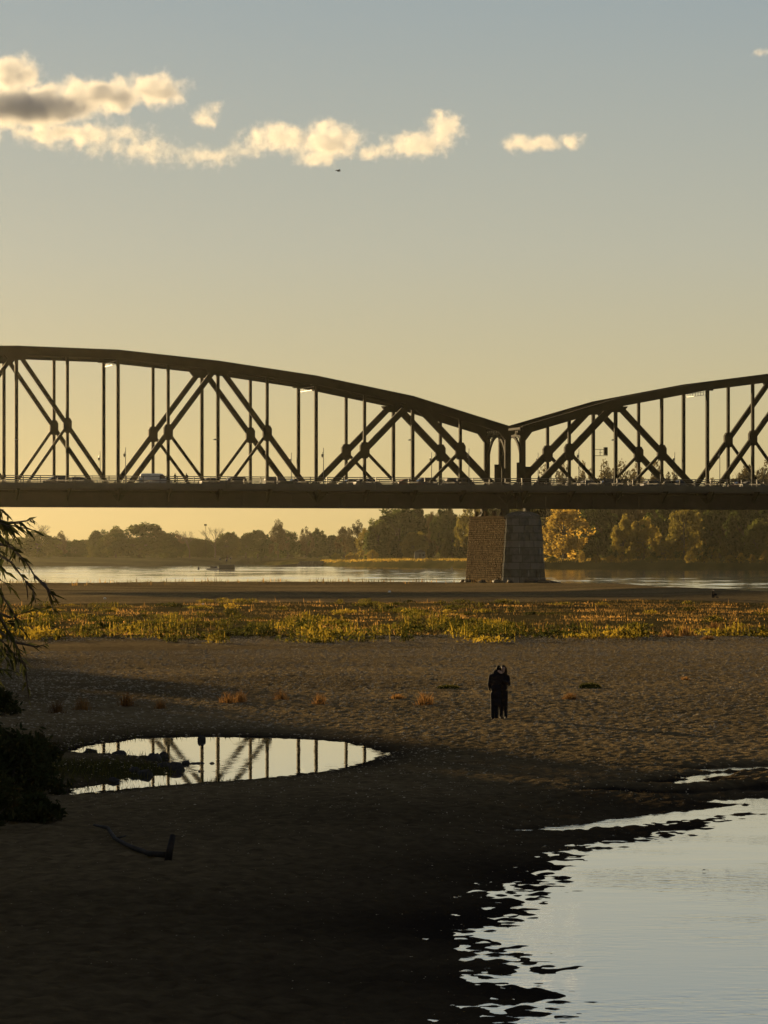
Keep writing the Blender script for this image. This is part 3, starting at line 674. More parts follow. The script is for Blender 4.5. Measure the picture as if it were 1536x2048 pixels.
# ------------------------------------------------------------------ foliage builders
def leaf_quads(C, size, rs, flat=.0, aspect=1.6):
    """random leaf faces round the centres C (n,3)"""
    n = len(C); a = rs.normal(size=(n, 3)); a[:, 2] *= (1 - flat); a /= np.linalg.norm(a, axis=1, keepdims=True)
    b = np.cross(a, rs.normal(size=(n, 3))); b /= np.linalg.norm(b, axis=1, keepdims=True)
    s = size * rs.uniform(.6, 1.35, (n, 1)); a = a * s * aspect / 2; b = b * s / 2
    V = np.stack([C - a, C - b * .9 + a * .1, C + a, C + b * .9 + a * .1], 1).reshape(-1, 3)
    return V, np.arange(4 * n).reshape(n, 4)
def crown(seed, n_clump, per, leaf, mat, low=.12, shape=1.0, drop=0.0):
    """crown in unit size: height 1, half width .5"""
    rs = np.random.RandomState(seed); C = []; rad = []
    ph = rs.uniform(0, 6.28, 4)
    while len(C) < n_clump:
        d = rs.normal(size=3); d /= np.linalg.norm(d); r = rs.uniform(.35, 1) ** .45
        az = math.atan2(d[1], d[0]); lob = 1 + .16 * math.sin(2 * az + ph[0]) + .13 * math.sin(3 * az + ph[1] + 3 * d[2]) + .10 * math.sin(5 * d[2] + ph[2])
        zc = low + (1 - low) * .52; hz_ = (1 - low) * .47
        wz = (1 - .25 * shape * max(0, d[2])) if d[2] > 0 else (1 / max(.55, math.sqrt(max(.01, 1 - d[2] * d[2])))) * .95
        p = np.array([d[0] * .41 * lob * r * wz, d[1] * .41 * lob * r * wz, zc + d[2] * hz_ * r * (1 + .12 * math.sin(3 * az + ph[3]))])
        C.append(p); rad.append(rs.uniform(.055, .115))
    pts = []
    for p, r in zip(C, rad):
        q = rs.normal(size=(per, 3)); q /= np.linalg.norm(q, axis=1, keepdims=True); q *= (rs.uniform(.25, 1, (per, 1)) ** .5) * r
        q[:, 2] *= .85; q[:, 2] -= drop * np.abs(rs.normal(size=per)) * r
        pts.append(p + q)
    V, F = leaf_quads(np.concatenate(pts), leaf, rs)
    me = mesh_np('crown', V, F, False, [mat]); return me, C
def trunk_mesh(seed, C, n_limb, mat, r0=.022, fork=.3):
    rs = random.Random(seed); m = MB(); top = .62
    m.tube([(0, 0, -.02), (rs.uniform(-.01, .01), rs.uniform(-.01, .01), fork * .5), (0, 0, fork), (rs.uniform(-.03, .03), rs.uniform(-.03, .03), top)], [r0 * 1.25, r0, r0 * .9, r0 * .35], 7)
    for k in range(n_limb):
        c = Vector(C[rs.randrange(len(C))]); z0 = rs.uniform(fork * .7, top * .85); mid = Vector((c.x * .45, c.y * .45, z0 + (c.z - z0) * .5 - .01))
        m.tube([(0, 0, z0), mid, c], [r0 * .5, r0 * .3, r0 * .1], 5)
    return m.mesh('trunk', mat, True)
def bare(seed, mat):
    """leafless crown of fine branches, unit height"""
    rs = random.Random(seed); m = MB(); tips = []
    def grow(p, d, L, r, lev):
        q = p + d * L; m.tube([p, (p + q) / 2 + Vector((rs.uniform(-1, 1), rs.uniform(-1, 1), 0)) * L * .05, q], [r, r * .85, r * .65], 4 if lev else 6, False)
        if lev >= 5: tips.append(q); return
        for k in range(3 if lev < 4 else 2):
            nd = (d + Vector((rs.uniform(-1, 1), rs.uniform(-1, 1), rs.uniform(-.2, .55))) * (.62 if lev else .5)).normalized(); grow(q, nd, L * rs.uniform(.62, .84), r * .6, lev + 1)
    grow(Vector((0, 0, 0)), Vector((0, 0, 1)), .30, .022, 0)
    return m.mesh('branches', mat, True), tips
VAR = {}
CR = []
for i, (nc_, per, low, shp) in enumerate(((120, 72, -.02, .6), (105, 76, .0, 1.0), (135, 64, -.03, .3), (100, 76, .02, 1.2), (115, 70, -.01, .8))):
    me, C = crown(100 + i, nc_, per, .034, M['f_mid'], low, shp, .25); tr = trunk_mesh(200 + i, C, 12, M['bark'])
    CR.append((me, tr))
CRL = []                                                    # lighter crowns for the golden trees
for i in range(5):
    me, C = crown(130 + i, 105, 34, .034, M['f_gold'], (-.02, .0, -.03, .02, -.01)[i], (.6, 1.0, .3, 1.2, .8)[i], .25); CRL.append((me, trunk_mesh(230 + i, C, 16, M['bark'], .026)))
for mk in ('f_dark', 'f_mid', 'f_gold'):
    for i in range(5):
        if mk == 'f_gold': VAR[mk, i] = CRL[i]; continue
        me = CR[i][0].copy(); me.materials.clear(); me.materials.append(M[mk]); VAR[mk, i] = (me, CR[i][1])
SP = []
for i in range(3):
    me, C = crown(300 + i, 95, 66, .026, M['f_twig'], .10, 1.1, .1); b_, tips = bare(310 + i, M['bark']); SP.append((me, b_))
BARE = []
for i in range(3):
    b_, tips = bare(320 + i, M['bark']); BARE.append(b_)
def tree(px, Y, top, wpx, kind, label, group=None, base=None, name=None, rot=None, cat='tree'):
    rs = random.Random(int(px * 7 + Y)); x = (px - 768) / FPX * Y; zt = CAMH + (HOR - top) / FPX * Y; zb = base
    h = zt - zb; w = wpx / FPX * Y * (1.22 if kind[0] == 'f' and cat == 'tree' else 1)
    t = thing(name or 'tree', label, cat, (x, Y, zb), rot if rot is not None else rs.uniform(0, 6.28), group); t.scale = (w, w, h)
    if kind == 'bare':
        o = obj('branches', BARE[rs.randrange(3)], t); o.scale = (2.0, 2.0, .86)
    elif kind == 'sparse':
        c, b_ = SP[rs.randrange(3)]; obj('crown', c, t); o = obj('branches', b_, t); o.scale = (1.1, 1.1, .95)
    else:
        c, tr = VAR[kind, rs.randrange(5)]; obj('crown', c, t); obj('trunk', tr, t)
    return t
ZL = 2.3
# wood on the east bank, right of the open river: back row dark and tall, front row golden
G1 = 'trees of the wood on the far right bank'
for px, Y, top, w, k, lab in (
    (690, 1500, 1052, 42, 'sparse', 'thin leafless-looking tree at the left tip of the far wood'),
    (715, 1460, 1046, 44, 'sparse', 'sparse brown tree rising left of the big dark tree'),
    (732, 1420, 1058, 40, 'f_gold', 'small golden tree at the foot of the big dark tree'),
    (757, 1400, 1036, 60, 'f_mid', 'olive green tree on the left shoulder of the far wood'),
    (798, 1420, 1010, 112, 'f_dark', 'big rounded dark green tree leading the far wood'),
    (838, 1470, 1004, 56, 'f_dark', 'dark tree behind the big rounded one, left of the sky gap'),
    (828, 1380, 1062, 56, 'f_mid', 'low olive tree in front of the big dark tree'),
    (866, 1440, 1022, 40, 'sparse', 'thin twiggy tree in the gap of sky under the deck'),
    (893, 1420, 1012, 62, 'f_dark', 'dark green tree left of the golden willow by the pier'),
    (905, 1370, 1048, 50, 'f_mid', 'grey-green rounded tree low in front, left of the pier'),
    (944, 1330, 1000, 64, 'f_gold', 'golden willow partly hidden by the left side of the pier'),
    (985, 1340, 1005, 70, 'f_dark', 'dark tree directly behind the pier'),
    (1048, 1320, 1000, 80, 'f_dark', 'dark tree just behind the right side of the pier'),
    (1130, 1225, 1008, 104, 'f_gold', 'large round golden willow right of the pier'),
    (1195, 1310, 996, 84, 'f_dark', 'tall dark tree right of the round golden willow'),
    (1246, 1225, 1032, 50, 'f_mid', 'grey-green tree between the golden willows right of the pier'),
    (1288, 1215, 1030, 58, 'f_gold', 'golden willow, second from the pier on the right'),
    (1325, 1300, 1000, 86, 'f_dark', 'tall dark tree behind the second golden willow'),
    (1368, 1215, 1003, 74, 'f_gold', 'tall bright yellow tree under the right span'),
    (1405, 1290, 1000, 70, 'f_mid', 'olive tree right behind the tall bright yellow tree'),
    (1330, 1205, 1078, 36, 'f_gold', 'low golden sapling between the second willow and the yellow tree'),
    (1440, 1270, 1000, 80, 'f_dark', 'dark tree right of the tall bright yellow tree'),
    (1490, 1250, 1004, 84, 'f_dark', 'dark tree second from the right edge under the bridge'),
    (1515, 1210, 1035, 50, 'f_mid', 'olive tree near the right edge with some golden leaves'),
    (1560, 1260, 1000, 90, 'f_dark', 'dark tree cut by the right edge of the view')):
    tree(px, Y, top, w, k, lab, G1, ZL - .1)
G2 = 'tree tops showing above the bridge deck'
for px, Y, top, w, k, lab in (
    (1090, 1400, 948, 60, 'sparse', 'thin tree top above the deck just right of the pier'),
    (1128, 1390, 944, 62, 'sparse', 'twiggy tree top above the deck under the first diagonals'),
    (1168, 1400, 940, 58, 'sparse', 'twiggy tree top above the deck at the lamp by the sign'),
    (1206, 1380, 937, 64, 'sparse', 'twiggy tree top above the deck below the road sign'),
    (1243, 1390, 938, 60, 'sparse', 'twiggy tree top above the deck right of the road sign'),
    (1278, 1400, 941, 60, 'sparse', 'twiggy tree top above the deck in the crossing diagonals'),
    (1318, 1380, 938, 58, 'sparse', 'twiggy tree top above the deck near the wide open panel'),
    (1350, 1400, 947, 52, 'sparse', 'lowest twiggy tree top beside the wide open panel'),
    (1425, 1390, 972, 80, 'sparse', 'tree top just hidden behind the railing at right'),
    (1500, 1330, 928, 80, 'sparse', 'spreading bare tree top above the deck near the right edge'),
    (1545, 1340, 935, 80, 'sparse', 'bare tree top above the deck cut by the right edge')):
    tree(px, Y, top, w * 1.45, k, lab, G2, ZL - .1)
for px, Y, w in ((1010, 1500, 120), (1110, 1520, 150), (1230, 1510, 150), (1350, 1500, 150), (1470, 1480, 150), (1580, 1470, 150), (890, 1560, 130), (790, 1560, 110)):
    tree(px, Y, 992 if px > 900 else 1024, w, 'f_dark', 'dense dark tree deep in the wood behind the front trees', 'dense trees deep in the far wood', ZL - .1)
# hazy trees on the west bank
G3 = 'hazy trees on the far left bank'
for px, Y, top, w, k, lab in (
    (-60, 1600, 1060, 90, 'f_dark', 'hazy tree cut by the left edge behind the willow'),
    (20, 1620, 1075, 70, 'f_dark', 'hazy low tree behind the willow leaves'),
    (82, 1600, 1040, 52, 'bare', 'hazy bare tree above a dark round one, nearest the willow'),
    (75, 1560, 1063, 90, 'f_dark', 'hazy round dark tree nearest the willow'),
    (120, 1600, 1066, 46, 'sparse', 'hazy twiggy tree right of the round dark one'),
    (150, 1640, 1080, 64, 'f_dark', 'hazy low tree in the dip of the left tree line'),
    (196, 1600, 1058, 46, 'f_dark', 'hazy tree with a pointed top left of the widest tree'),
    (232, 1580, 1054, 60, 'f_dark', 'hazy tree on the left shoulder of the widest tree'),
    (280, 1570, 1046, 110, 'f_dark', 'widest and highest hazy round tree of the left bank'),
    (335, 1600, 1064, 56, 'f_dark', 'hazy tree right of the widest tree'),
    (352, 1660, 1066, 40, 'sparse', 'hazy sparse tree left of the first bare tree'),
    (379, 1600, 1052, 34, 'bare', 'hazy bare tree left of the mast'),
    (402, 1640, 1076, 60, 'f_dark', 'hazy low tree below the mast'),
    (430, 1600, 1042, 36, 'bare', 'hazy bare tree right of the mast, above the barge'),
    (455, 1620, 1062, 50, 'f_dark', 'hazy round tree right of the taller bare tree'),
    (492, 1680, 1068, 50, 'f_dark', 'hazy low tree halfway between barge and far wood'),
    (515, 1700, 1058, 50, 'f_dark', 'hazy tree left of the twiggy crest'),
    (556, 1700, 1045, 56, 'sparse', 'hazy twiggy crest of the middle tree group'),
    (575, 1720, 1062, 60, 'f_dark', 'hazy dark tree below the twiggy crest'),
    (612, 1760, 1058, 40, 'sparse', 'hazy thin tree right of the twiggy crest'),
    (635, 1780, 1058, 44, 'f_dark', 'hazy rounded tree before the gap to the far wood'),
    (660, 1800, 1068, 50, 'f_dark', 'hazy low tree at the gap before the far wood'),
    (690, 1800, 1070, 50, 'f_dark', 'hazy low tree half behind the thin far-wood tree')):
    tree(px, Y, top, w, k, lab, G3, 1.8)
for i, px in enumerate(range(-40, 700, 52)):
    tree(px, 1800 + (i % 3) * 40, 1082 - (i * 37 % 9), 84, 'f_dark', 'low hazy tree filling the foot of the left tree line', 'low trees filling the left tree line', 1.8)
# undergrowth that closes the wood near the ground
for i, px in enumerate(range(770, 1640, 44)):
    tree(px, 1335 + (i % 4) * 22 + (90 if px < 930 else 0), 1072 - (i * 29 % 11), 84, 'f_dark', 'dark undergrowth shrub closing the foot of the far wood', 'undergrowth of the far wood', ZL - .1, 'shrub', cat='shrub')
# bushes along the far bank
G4 = 'bushes along the far right bank'
for px, Y, top, w, k, lab in ((672, 1395, 1106, 22, 'f_mid', 'lone round bush on the spit left of the far wood'), (705, 1385, 1104, 30, 'f_gold', 'golden bush left end of the far wood foot'), (745, 1370, 1100, 36, 'f_gold', 'golden brown bush below the big dark tree'),
    (862, 1290, 1116, 26, 'f_gold', 'small golden bush left of the pier at the water edge'), (905, 1280, 1118, 28, 'f_mid', 'low green bush near the white buoy'),
    (1105, 1195, 1112, 26, 'f_mid', 'low green bush right beside the pier'), (1163, 1190, 1102, 20, 'f_gold', 'bright yellow bush under the round golden willow'), (1192, 1195, 1107, 26, 'f_gold', 'golden bush right of the bright yellow bush'),
    (1222, 1190, 1110, 24, 'f_gold', 'golden bush third from the pier'), (1242, 1190, 1107, 20, 'f_gold', 'golden bush before the grey-green tree'), (1258, 1188, 1101, 14, 'f_gold', 'narrow upright golden bush before the second willow'),
    (1303, 1185, 1112, 30, 'f_mid', 'low olive bush below the second golden willow'), (1380, 1172, 1100, 28, 'f_gold', 'round golden bush on the jutting bank'), (1408, 1172, 1110, 22, 'f_gold', 'small golden bush right of the round one'),
    (1431, 1170, 1102, 16, 'f_gold', 'upright golden bush right of the small ones'), (1460, 1168, 1110, 24, 'f_gold', 'low golden bush between the upright bushes'), (1482, 1165, 1106, 20, 'f_gold', 'golden bush third from the right edge'),
    (1505, 1165, 1107, 18, 'f_gold', 'golden bush second from the right edge'), (1531, 1162, 1100, 22, 'f_gold', 'tallest golden bush cut by the right edge')):
    tree(px, Y, top, w, k, lab, G4, 1.2, 'bush', cat='bush')

# tall golden grass on the crest of the far bank
gb_ = np.array([gz(x, y, ZR) for x, y in RB]); rs_ = np.random.RandomState(66); n_ = 9000; u_ = rs_.uniform(2.0, 9.8, n_); gxx = np.interp(u_, range(len(gb_)), gb_[:, 0]); gyy = np.interp(u_, range(len(gb_)), gb_[:, 1]); hh_ = np.interp(u_, range(len(gb_)), RBH); dd_ = rs_.uniform(5, 22, n_)
k_ = rs_.rand(n_) < np.clip(.5 + 1.3 * perlin(gxx / 14, dd_ / 6, 67), .05, 1); gxx, gyy, hh_, dd_ = gxx[k_], gyy[k_], hh_[k_], dd_[k_]; n_ = len(gxx)
gzz = ZR + np.interp(dd_, [3, 7, 14, 40], [1.5, 2.6, 3.1, 3.3]) * hh_ - .1
az_ = rs_.uniform(0, 6.283, n_); dv = np.stack([np.cos(az_), np.sin(az_), 0 * az_], 1) * .16; P_ = np.stack([gxx, gyy + dd_, gzz], 1); tp_ = P_ + np.stack([rs_.normal(0, .15, n_), rs_.normal(0, .15, n_), rs_.uniform(.25, .9, n_)], 1)
tag(obj('bank_grass', mesh_np('bank_grass', np.stack([P_ - dv, P_ + dv, tp_], 1).reshape(-1, 3), np.arange(3 * n_).reshape(-1, 3), False, [M['f_gold']])), 'sunlit golden grass along the crest of the far bank', kind='stuff')

# trees off to the left whose shade lies over the foreground
ORD = 'first second third fourth fifth sixth seventh eighth ninth tenth eleventh twelfth thirteenth fourteenth fifteenth sixteenth seventeenth eighteenth nineteenth twentieth'.split()
for grp_, txt_ in (('dense trees deep in the far wood', 'dense dark tree deep in the far wood, %s from its left tip'), ('low trees filling the left tree line', 'low hazy tree at the foot of the left tree line, %s from the willow'), ('undergrowth of the far wood', 'dark shrub closing the foot of the far wood, %s from its left tip')):
    mem_ = sorted((o for o in COL.objects if o.get('group') == grp_), key=lambda o: o.location.x / o.location.y)
    for o, w_ in zip(mem_, ORD): o['label'] = txt_ % w_
rs = random.Random(77)
for i in range(15):
    f = i / 14; x = -40 - 44 * f + rs.uniform(-2, 2); y = 120 + 176 * f; 
    h = 15.5 + rs.uniform(-1.5, 1.5); h = h + 3 if i < 5 else h; w = 15 + rs.uniform(-2, 2)
    t = thing('tree', 'leafy bank tree outside the picture that shades the foreground', 'tree', (x, y, hz(x, y) - .2), rs.uniform(0, 6), 'bank trees left of the view'); t.scale = (w, w, h)
    c, tr = VAR['f_mid', i % 5]; obj('crown', c, t); obj('trunk', tr, t)

# ------------------------------------------------------------------ grasses of the bed
def blades(P, H, Wd, rs, lean=.25):
    """one thin bent blade (two faces) at each base point P (n,3)"""
    n = len(P); az = rs.uniform(0, 6.283, n); d = np.stack([np.cos(az), np.sin(az), np.zeros(n)], 1); la = rs.uniform(0, 6.283, n); le = (rs.rand(n) * lean * H)[:, None]
    l = np.stack([np.cos(la), np.sin(la), np.zeros(n)], 1) * le; up = np.zeros((n, 3)); up[:, 2] = 1; H = H[:, None]; w = (Wd / 2)[:, None]
    mid = P + up * H * .55 + l * .35; tip = P + up * H + l
    V = np.stack([P - d * w, P + d * w, mid + d * w * .75, mid - d * w * .75, tip], 1).reshape(-1, 3); b = np.arange(n)[:, None] * 5
    F = np.concatenate([b + np.array([[0, 1, 2]]), b + np.array([[0, 2, 3]]), b + np.array([[3, 2, 4]])]); return V, F
rs = np.random.RandomState(12)
def strip_pts(n, extra=0.0):
    X = rs.uniform(-60, 66, n); Y = rs.uniform(205, 390, n); s = sdf(STRIPW, X, Y) + 9 * perlin(X / 9, Y / 16, 51) + 4 * perlin(X / 2.5, Y / 6, 52) + 3.5; k = (s < extra) & (np.abs(X) < .135 * Y + 3); return X[k], Y[k]
X, Y = strip_pts(170000, 0)
dn = perlin(X / 7, Y / 10, 61) + .45 * perlin(X / 2.2, Y / 3.0, 62); k = rs.rand(len(X)) < np.clip(.20 + 1.6 * dn, .01, 1) * np.where(X / Y > .05, 1.7, 1); X, Y = X[k], Y[k]
Z = height(X, Y); Hh = rs.uniform(.06, .24, len(X)) * (1 + 2.0 * (rs.rand(len(X)) < .03))
V, F = blades(np.stack([X, Y, Z - .03], 1), Hh, rs.uniform(.03, .07, len(X)), rs, .5)
tag(obj('dry_grass', mesh_np('dry_grass', V, F, False, [M['dry']])), 'dry golden grass covering the strip across the sand', kind='stuff')
# leafy weeds: thick along the near edge of the strip
cx, cy = strip_pts(7000, -.5); e_ = sdf(STRIPW, cx, cy); front = np.clip((cy - 216) / 40, 0, 1)
k = rs.rand(len(cx)) < np.where(front < .8, .62, .2) * np.clip(.5 + 1.5 * perlin(cx / 10, cy / 16, 71) + .5 * perlin(cx / 3.5, cy / 5, 72), .02, 1) * np.where(cx / cy > .045, np.where(front < .5, .4, .2), 1) * np.where(perlin(cx / 6, cy / 9, 73) > -.12, 1, .12); cx, cy = cx[k], cy[k]; ox_ = rs.uniform(-26, 28, 60); oy_ = 219 - 16 * rs.rand(60) ** 2.2; cx = np.concatenate([cx, ox_]); cy = np.concatenate([cy, oy_]); cz = height(cx, cy)
PV = []; BV = []; BH = []
for x, y_, z in zip(cx, cy, cz):
    r = rs.uniform(.4, 1.5) ; h = rs.uniform(.22, .85) * (1.1 if y_ < 262 else .65); m = int(40 + 70 * r)
    q = rs.normal(size=(m, 3)) * (r * .5, r * .5, 1); q[:, 2] = rs.rand(m) ** .8 * h * np.exp(-(q[:, 0] ** 2 + q[:, 1] ** 2) / (2 * r * r)) ; PV.append(q + (x, y_, z))
    nb = 7; bb = rs.normal(size=(nb, 3)) * (r * .4, r * .4, 0) + (x, y_, z - .03); BV.append(bb); BH.append(h * rs.uniform(.8, 1.45, nb))
V, F = leaf_quads(np.concatenate(PV), .115, rs, -.6, 2.0)
tag(obj('weeds', mesh_np('weeds', V, F, False, [M['weed']])), 'leafy yellow-green weeds along the near edge of the grass strip', kind='stuff')
BV = np.concatenate(BV); BH = np.concatenate(BH)
V, F = blades(BV, BH, np.full(len(BV), .05), rs, .3)
tag(obj('weed_stems', mesh_np('weed_stems', V, F, False, [M['weed']])), 'upright stems standing out of the weeds', kind='stuff')
# thin stems on the crest of the far shore, seen against the river
n = 1500; X = rs.uniform(-66, 20, n); Y = np.interp(X, SHORE[:, 0], SHORE[:, 1]) - rs.uniform(6, 26, n); cl = perlin(X / 4, Y / 8, 81); k = rs.rand(n) < np.clip(.25 + 1.2 * cl, .02, 1); X, Y = X[k], Y[k]
V, F = blades(np.stack([X, Y, height(X, Y) - .05], 1), rs.uniform(.2, .9, len(X)), rs.uniform(.05, .14, len(X)), rs, .3)
tag(obj('shore_weeds', mesh_np('shore_weeds', V, F, False, [M['dry']])), 'sparse dry stems on the crest of the river shore', kind='stuff')

# tufts on the open sand, one by one
def tuft(px, py, hpx, wpx, label, mat='tuft', dens=1.0, grp='grass tufts on the open sand'):
    x, y = gz(px, py, 0); s = y / FPX; h = hpx * s; w = wpx * s; r_ = np.random.RandomState(int(px) + int(py)); n = int((150 if hpx > 17 else 330) * dens)
    P = r_.normal(size=(n, 3)) * (w * .27, w * .27, 0); P[:, 2] = -.04; H = h * r_.uniform(.45, 1.1, n) * np.exp(-(P[:, 0] / (w * .6)) ** 2)
    V, F = blades(P, H, np.full(n, max(.012, w * .03)), r_, .45); V = V.copy(); V[:, :2] *= (1 + .5 * np.clip(V[:, 2:3] / max(h, .01), 0, 1))
    o = obj('grass_tuft', mesh_np('grass_tuft', V, F, False, [M[mat]]), None, (x, y, hz(x, y))); tag(o, label, 'grass tuft', grp)
for a in ((113, 1426, 34, 28, 'dim reddish tuft in the shade, nearest the dark bush'), (165, 1420, 34, 30, 'dim tuft in the shade, second from the dark bush'), (253, 1413, 32, 32, 'dark upright tuft in the shade above the pool'), (320, 1417, 24, 20, 'small dim tuft right of the dark upright one'),
          (455, 1406, 28, 30, 'brown tuft at the edge of the tree shade, left of its twin'), (480, 1404, 30, 24, 'brown tuft at the edge of the tree shade, right of its twin'), (562, 1400, 26, 26, 'sunlit russet tuft third left of the couple'), (638, 1408, 30, 24, 'sunlit upright russet tuft second left of the couple'),
          (795, 1398, 13, 28, 'low sparse tuft between two russet tufts left of the couple'), (850, 1409, 32, 34, 'bright russet tuft nearest left of the couple'), (1140, 1398, 16, 26, 'low sparse golden tuft right of the couple'), (1370, 1360, 10, 16, 'tiny green tuft far right of the couple'),
          (1430, 1258, 22, 26, 'dark bushy tuft beyond the right end of the grass strip'), (1372, 1272, 22, 34, 'dark red tuft at the right end of the weeds'), (1335, 1276, 20, 30, 'russet tuft second from the right end of the weeds'), (1416, 1281, 10, 24, 'low brown tuft below the dark bushy one')):
    tuft(*a)
def mound(px, py, wpx, hpx, label):
    x, y = gz(px, py, 0); s = y / FPX; w, h = wpx * s, hpx * s
    t = thing('grass_mound', label, 'mound', (x, y, hz(x, y)), 0, 'mossy mounds near the couple')
    m = MB().ell((0, 0, 0), (w / 2, w * .35, h * .8), 16, 8); r_ = random.Random(int(px)); m.v = [(a + r_.uniform(-.02, .02), b, c + r_.uniform(-.012, .012)) for a, b, c in m.v]; m.build('soil', M['moss'], t, True)
    r_ = np.random.RandomState(int(px)); n = 420; a = r_.uniform(0, 6.283, n); q = np.sqrt(r_.rand(n)) * .97; P = np.stack([np.cos(a) * q * w / 2, np.sin(a) * q * w * .35, np.sqrt(np.maximum(0, 1 - q * q)) * h * .75], 1)
    V, F = blades(P, h * r_.uniform(.2, .6, n), np.full(n, .015), r_, .6); obj('grass', mesh_np('grass', V, F, False, [M['moss']]), t)
mound(897, 1377, 48, 8, 'low mossy mound left of the couple'); mound(1180, 1376, 46, 9, 'low mossy mound with green top right of the couple')

# ------------------------------------------------------------------ pool edge: rocks, sedge, bushes, driftwood
rs = random.Random(3)
for i, (px, py, rx, rz, dz, lab) in enumerate(((308, 1524, 20, 15, .0, 'rounded dark rock in the pool at the tip of the grassy tongue'), (327, 1516, 11, 10, .05, 'squarish dark rock standing behind the others in the pool'), (350, 1540, 20, 15, .0, 'largest round dark rock in the pool'),
        (290, 1551, 17, 13, -.02, 'dark rock in the pool left of the largest one'), (329, 1535, 15, 9, 0, 'low dark rock between the two big pool rocks'), (372, 1528, 10, 7, 0, 'small rock right of the largest pool rock'), (393, 1527, 15, 4, -.03, 'flat rock barely above the pool surface'),
        (424, 1527, 7, 3, -.01, 'tiny flat rock farthest out in the pool'), (399, 1543, 4, 2.5, 0, 'tiniest stone below the flat rock in the pool'), (403, 1481, 9, 9, .05, 'dark stone at the far rim of the pool'), (240, 1512, 16, 9, 0, 'low rock on the far side of the grassy tongue'), (180, 1506, 14, 9, 0, 'low rock at the left end of the pool'),
        (268, 1547, 14, 8, 0, 'low rock at the near side of the grassy tongue'), (226, 1563, 16, 8, -.02, 'rock at the near waterline of the grassy tongue'), (350, 1745 - 18, 14, 30, .08, 'upright dark stump beside the driftwood'))):
    x, y = gz(px, py, ZW); s = y / FPX
    if i == 14: continue
    tag(obj('rock', RK[i % 6], None, (x, y, max(ZW, hz(x, y)) + dz * .5), rs.uniform(0, 6), (rx * s, rx * s * .85, rz * s)), lab, 'rock', 'rocks in the left pool')
r_ = np.random.RandomState(9); n = 9000; X = r_.uniform(-12.5, -3.5, n); Y = r_.uniform(74, 106, n)
Zs = height(X, Y); sp = sdf(POOL, X, Y); tx, ty = gz(190, 1538); k = (Zs > ZW - .02) & ((sp < 1.2) & (r_.rand(n) < .35) | (np.hypot((X - tx) / 5.0, (Y - ty) / 3.6) < 1)); X, Y, Zs = X[k], Y[k], Zs[k]
V, F = blades(np.stack([X, Y, Zs - .02], 1), r_.uniform(.05, .22, len(X)), np.full(len(X), .016), r_, .7)
tag(obj('sedge', mesh_np('sedge', V, F, False, [M['moss']])), 'short dark sedge on the tongue of land in the pool', kind='stuff')
def bush(px, py, Y_, wpx, hpx, label, mat, seed, leaf=.07, n=2600):
    x, y = gz(px, py, 0); s = y / FPX; w, h = wpx * s, hpx * s; r_ = np.random.RandomState(seed)
    t = thing('bush', label, 'bush', (x, y, hz(x, y)), 0, 'dark bushes at the left edge')
    C = r_.normal(size=(36, 3)) * (w * .22, w * .22, 0); C[:, 2] = r_.uniform(.1, .82, 36) * h * np.exp(-(C[:, 0] / (w * .55)) ** 2); per = n // 36
    P = np.concatenate([c + r_.normal(size=(per, 3)) * (w * .085, w * .085, h * .07) for c in C]); P[:, 2] = np.abs(P[:, 2]); V, F = leaf_quads(P, leaf, r_, 0, 2.6); obj('foliage', mesh_np('foliage', V, F, False, [M[mat]]), t)
    m = MB()
    for c in C[::2]: m.tube([(0, 0, -.05), (c[0] * .4, c[1] * .4, c[2] * .5), tuple(c)], [.03, .02, .008], 5)
    m.build('stems', M['bark'], t)
bush(18, 1585, 0, 170, 165, 'big dark bush left of the pool', 'f_willow', 41, n=5200); bush(75, 1560, 0, 90, 105, 'lower dark bush beside the pool', 'f_willow', 42); bush(-30, 1660, 0, 120, 150, 'dark bush at the lower left edge', 'f_willow', 43); bush(60, 1642, 0, 110, 62, 'low dark bush in front of the pool', 'f_willow', 44)
bush(-10, 1430, 0, 90, 70, 'dim bush behind the big one at the left edge', 'f_willow', 45)
dw = thing('driftwood', 'crooked dark driftwood branch lying on the shaded sand', 'driftwood', (*gz(285, 1710), 0)); cx0, cy0 = gz(285, 1710)
def DW(px, py, dz): x, y = gz(px, py, 0); return (x - cx0, y - cy0, hz(x, y) + dz)
MB().tube([DW(188, 1660, .10), DW(215, 1672, .14), DW(230, 1690, .08), DW(262, 1706, .06), DW(300, 1722, .06), DW(336, 1726, .07)], [.02, .034, .038, .042, .05, .055], 7).build('branch', M['wood'], dw, True)
MB().tube([DW(336, 1728, .02), DW(340, 1728, .22), DW(346, 1726, .42)], [.065, .06, .05], 7).build('stub', M['wood'], dw, True)
MB().tube([DW(230, 1690, .08), DW(252, 1683, .09)], [.03, .012], 5).build('twig', M['wood'], dw, True)
x, y = gz(1133, 2034, ZW); st = MB().tube([(-.145, 0, .004), (-.13, 0, .006), (-.02, .012, .010), (.06, .004, .006), (.145, .015, .003)], [.006, .011, .008, .007, .003], 6).build('stick', M['wood'], None, True, (x, y, ZW)); tag(st, 'short dark stick floating near the bottom of the water', 'stick')
lf = basic('pale_leaf', (.30, .22, .09), (.4, .3, .12), rough=.7)
def leaf(px, py, z, label, s=.055, mat=None):
    x, y = gz(px, py, z); m = MB().add([(-s, 0, 0), (0, -s * .5, .012), (s, 0, .004), (0, s * .5, .018)], [(0, 1, 2), (0, 2, 3)]); tag(m.build('leaf', mat or lf, None, False, (x, y, max(z, hz(x, y)) + .02)), label, 'leaf', 'fallen leaves by the water')
leaf(1088, 1697, ZW + .05, 'single pale leaf on the mud by the shore'); leaf(1276, 1515, 0, 'small yellow leaf on the sand above the shore puddles', .05); leaf(1408, 1743, ZW, 'small dark leaf floating on the open water', .045, M['wood'])
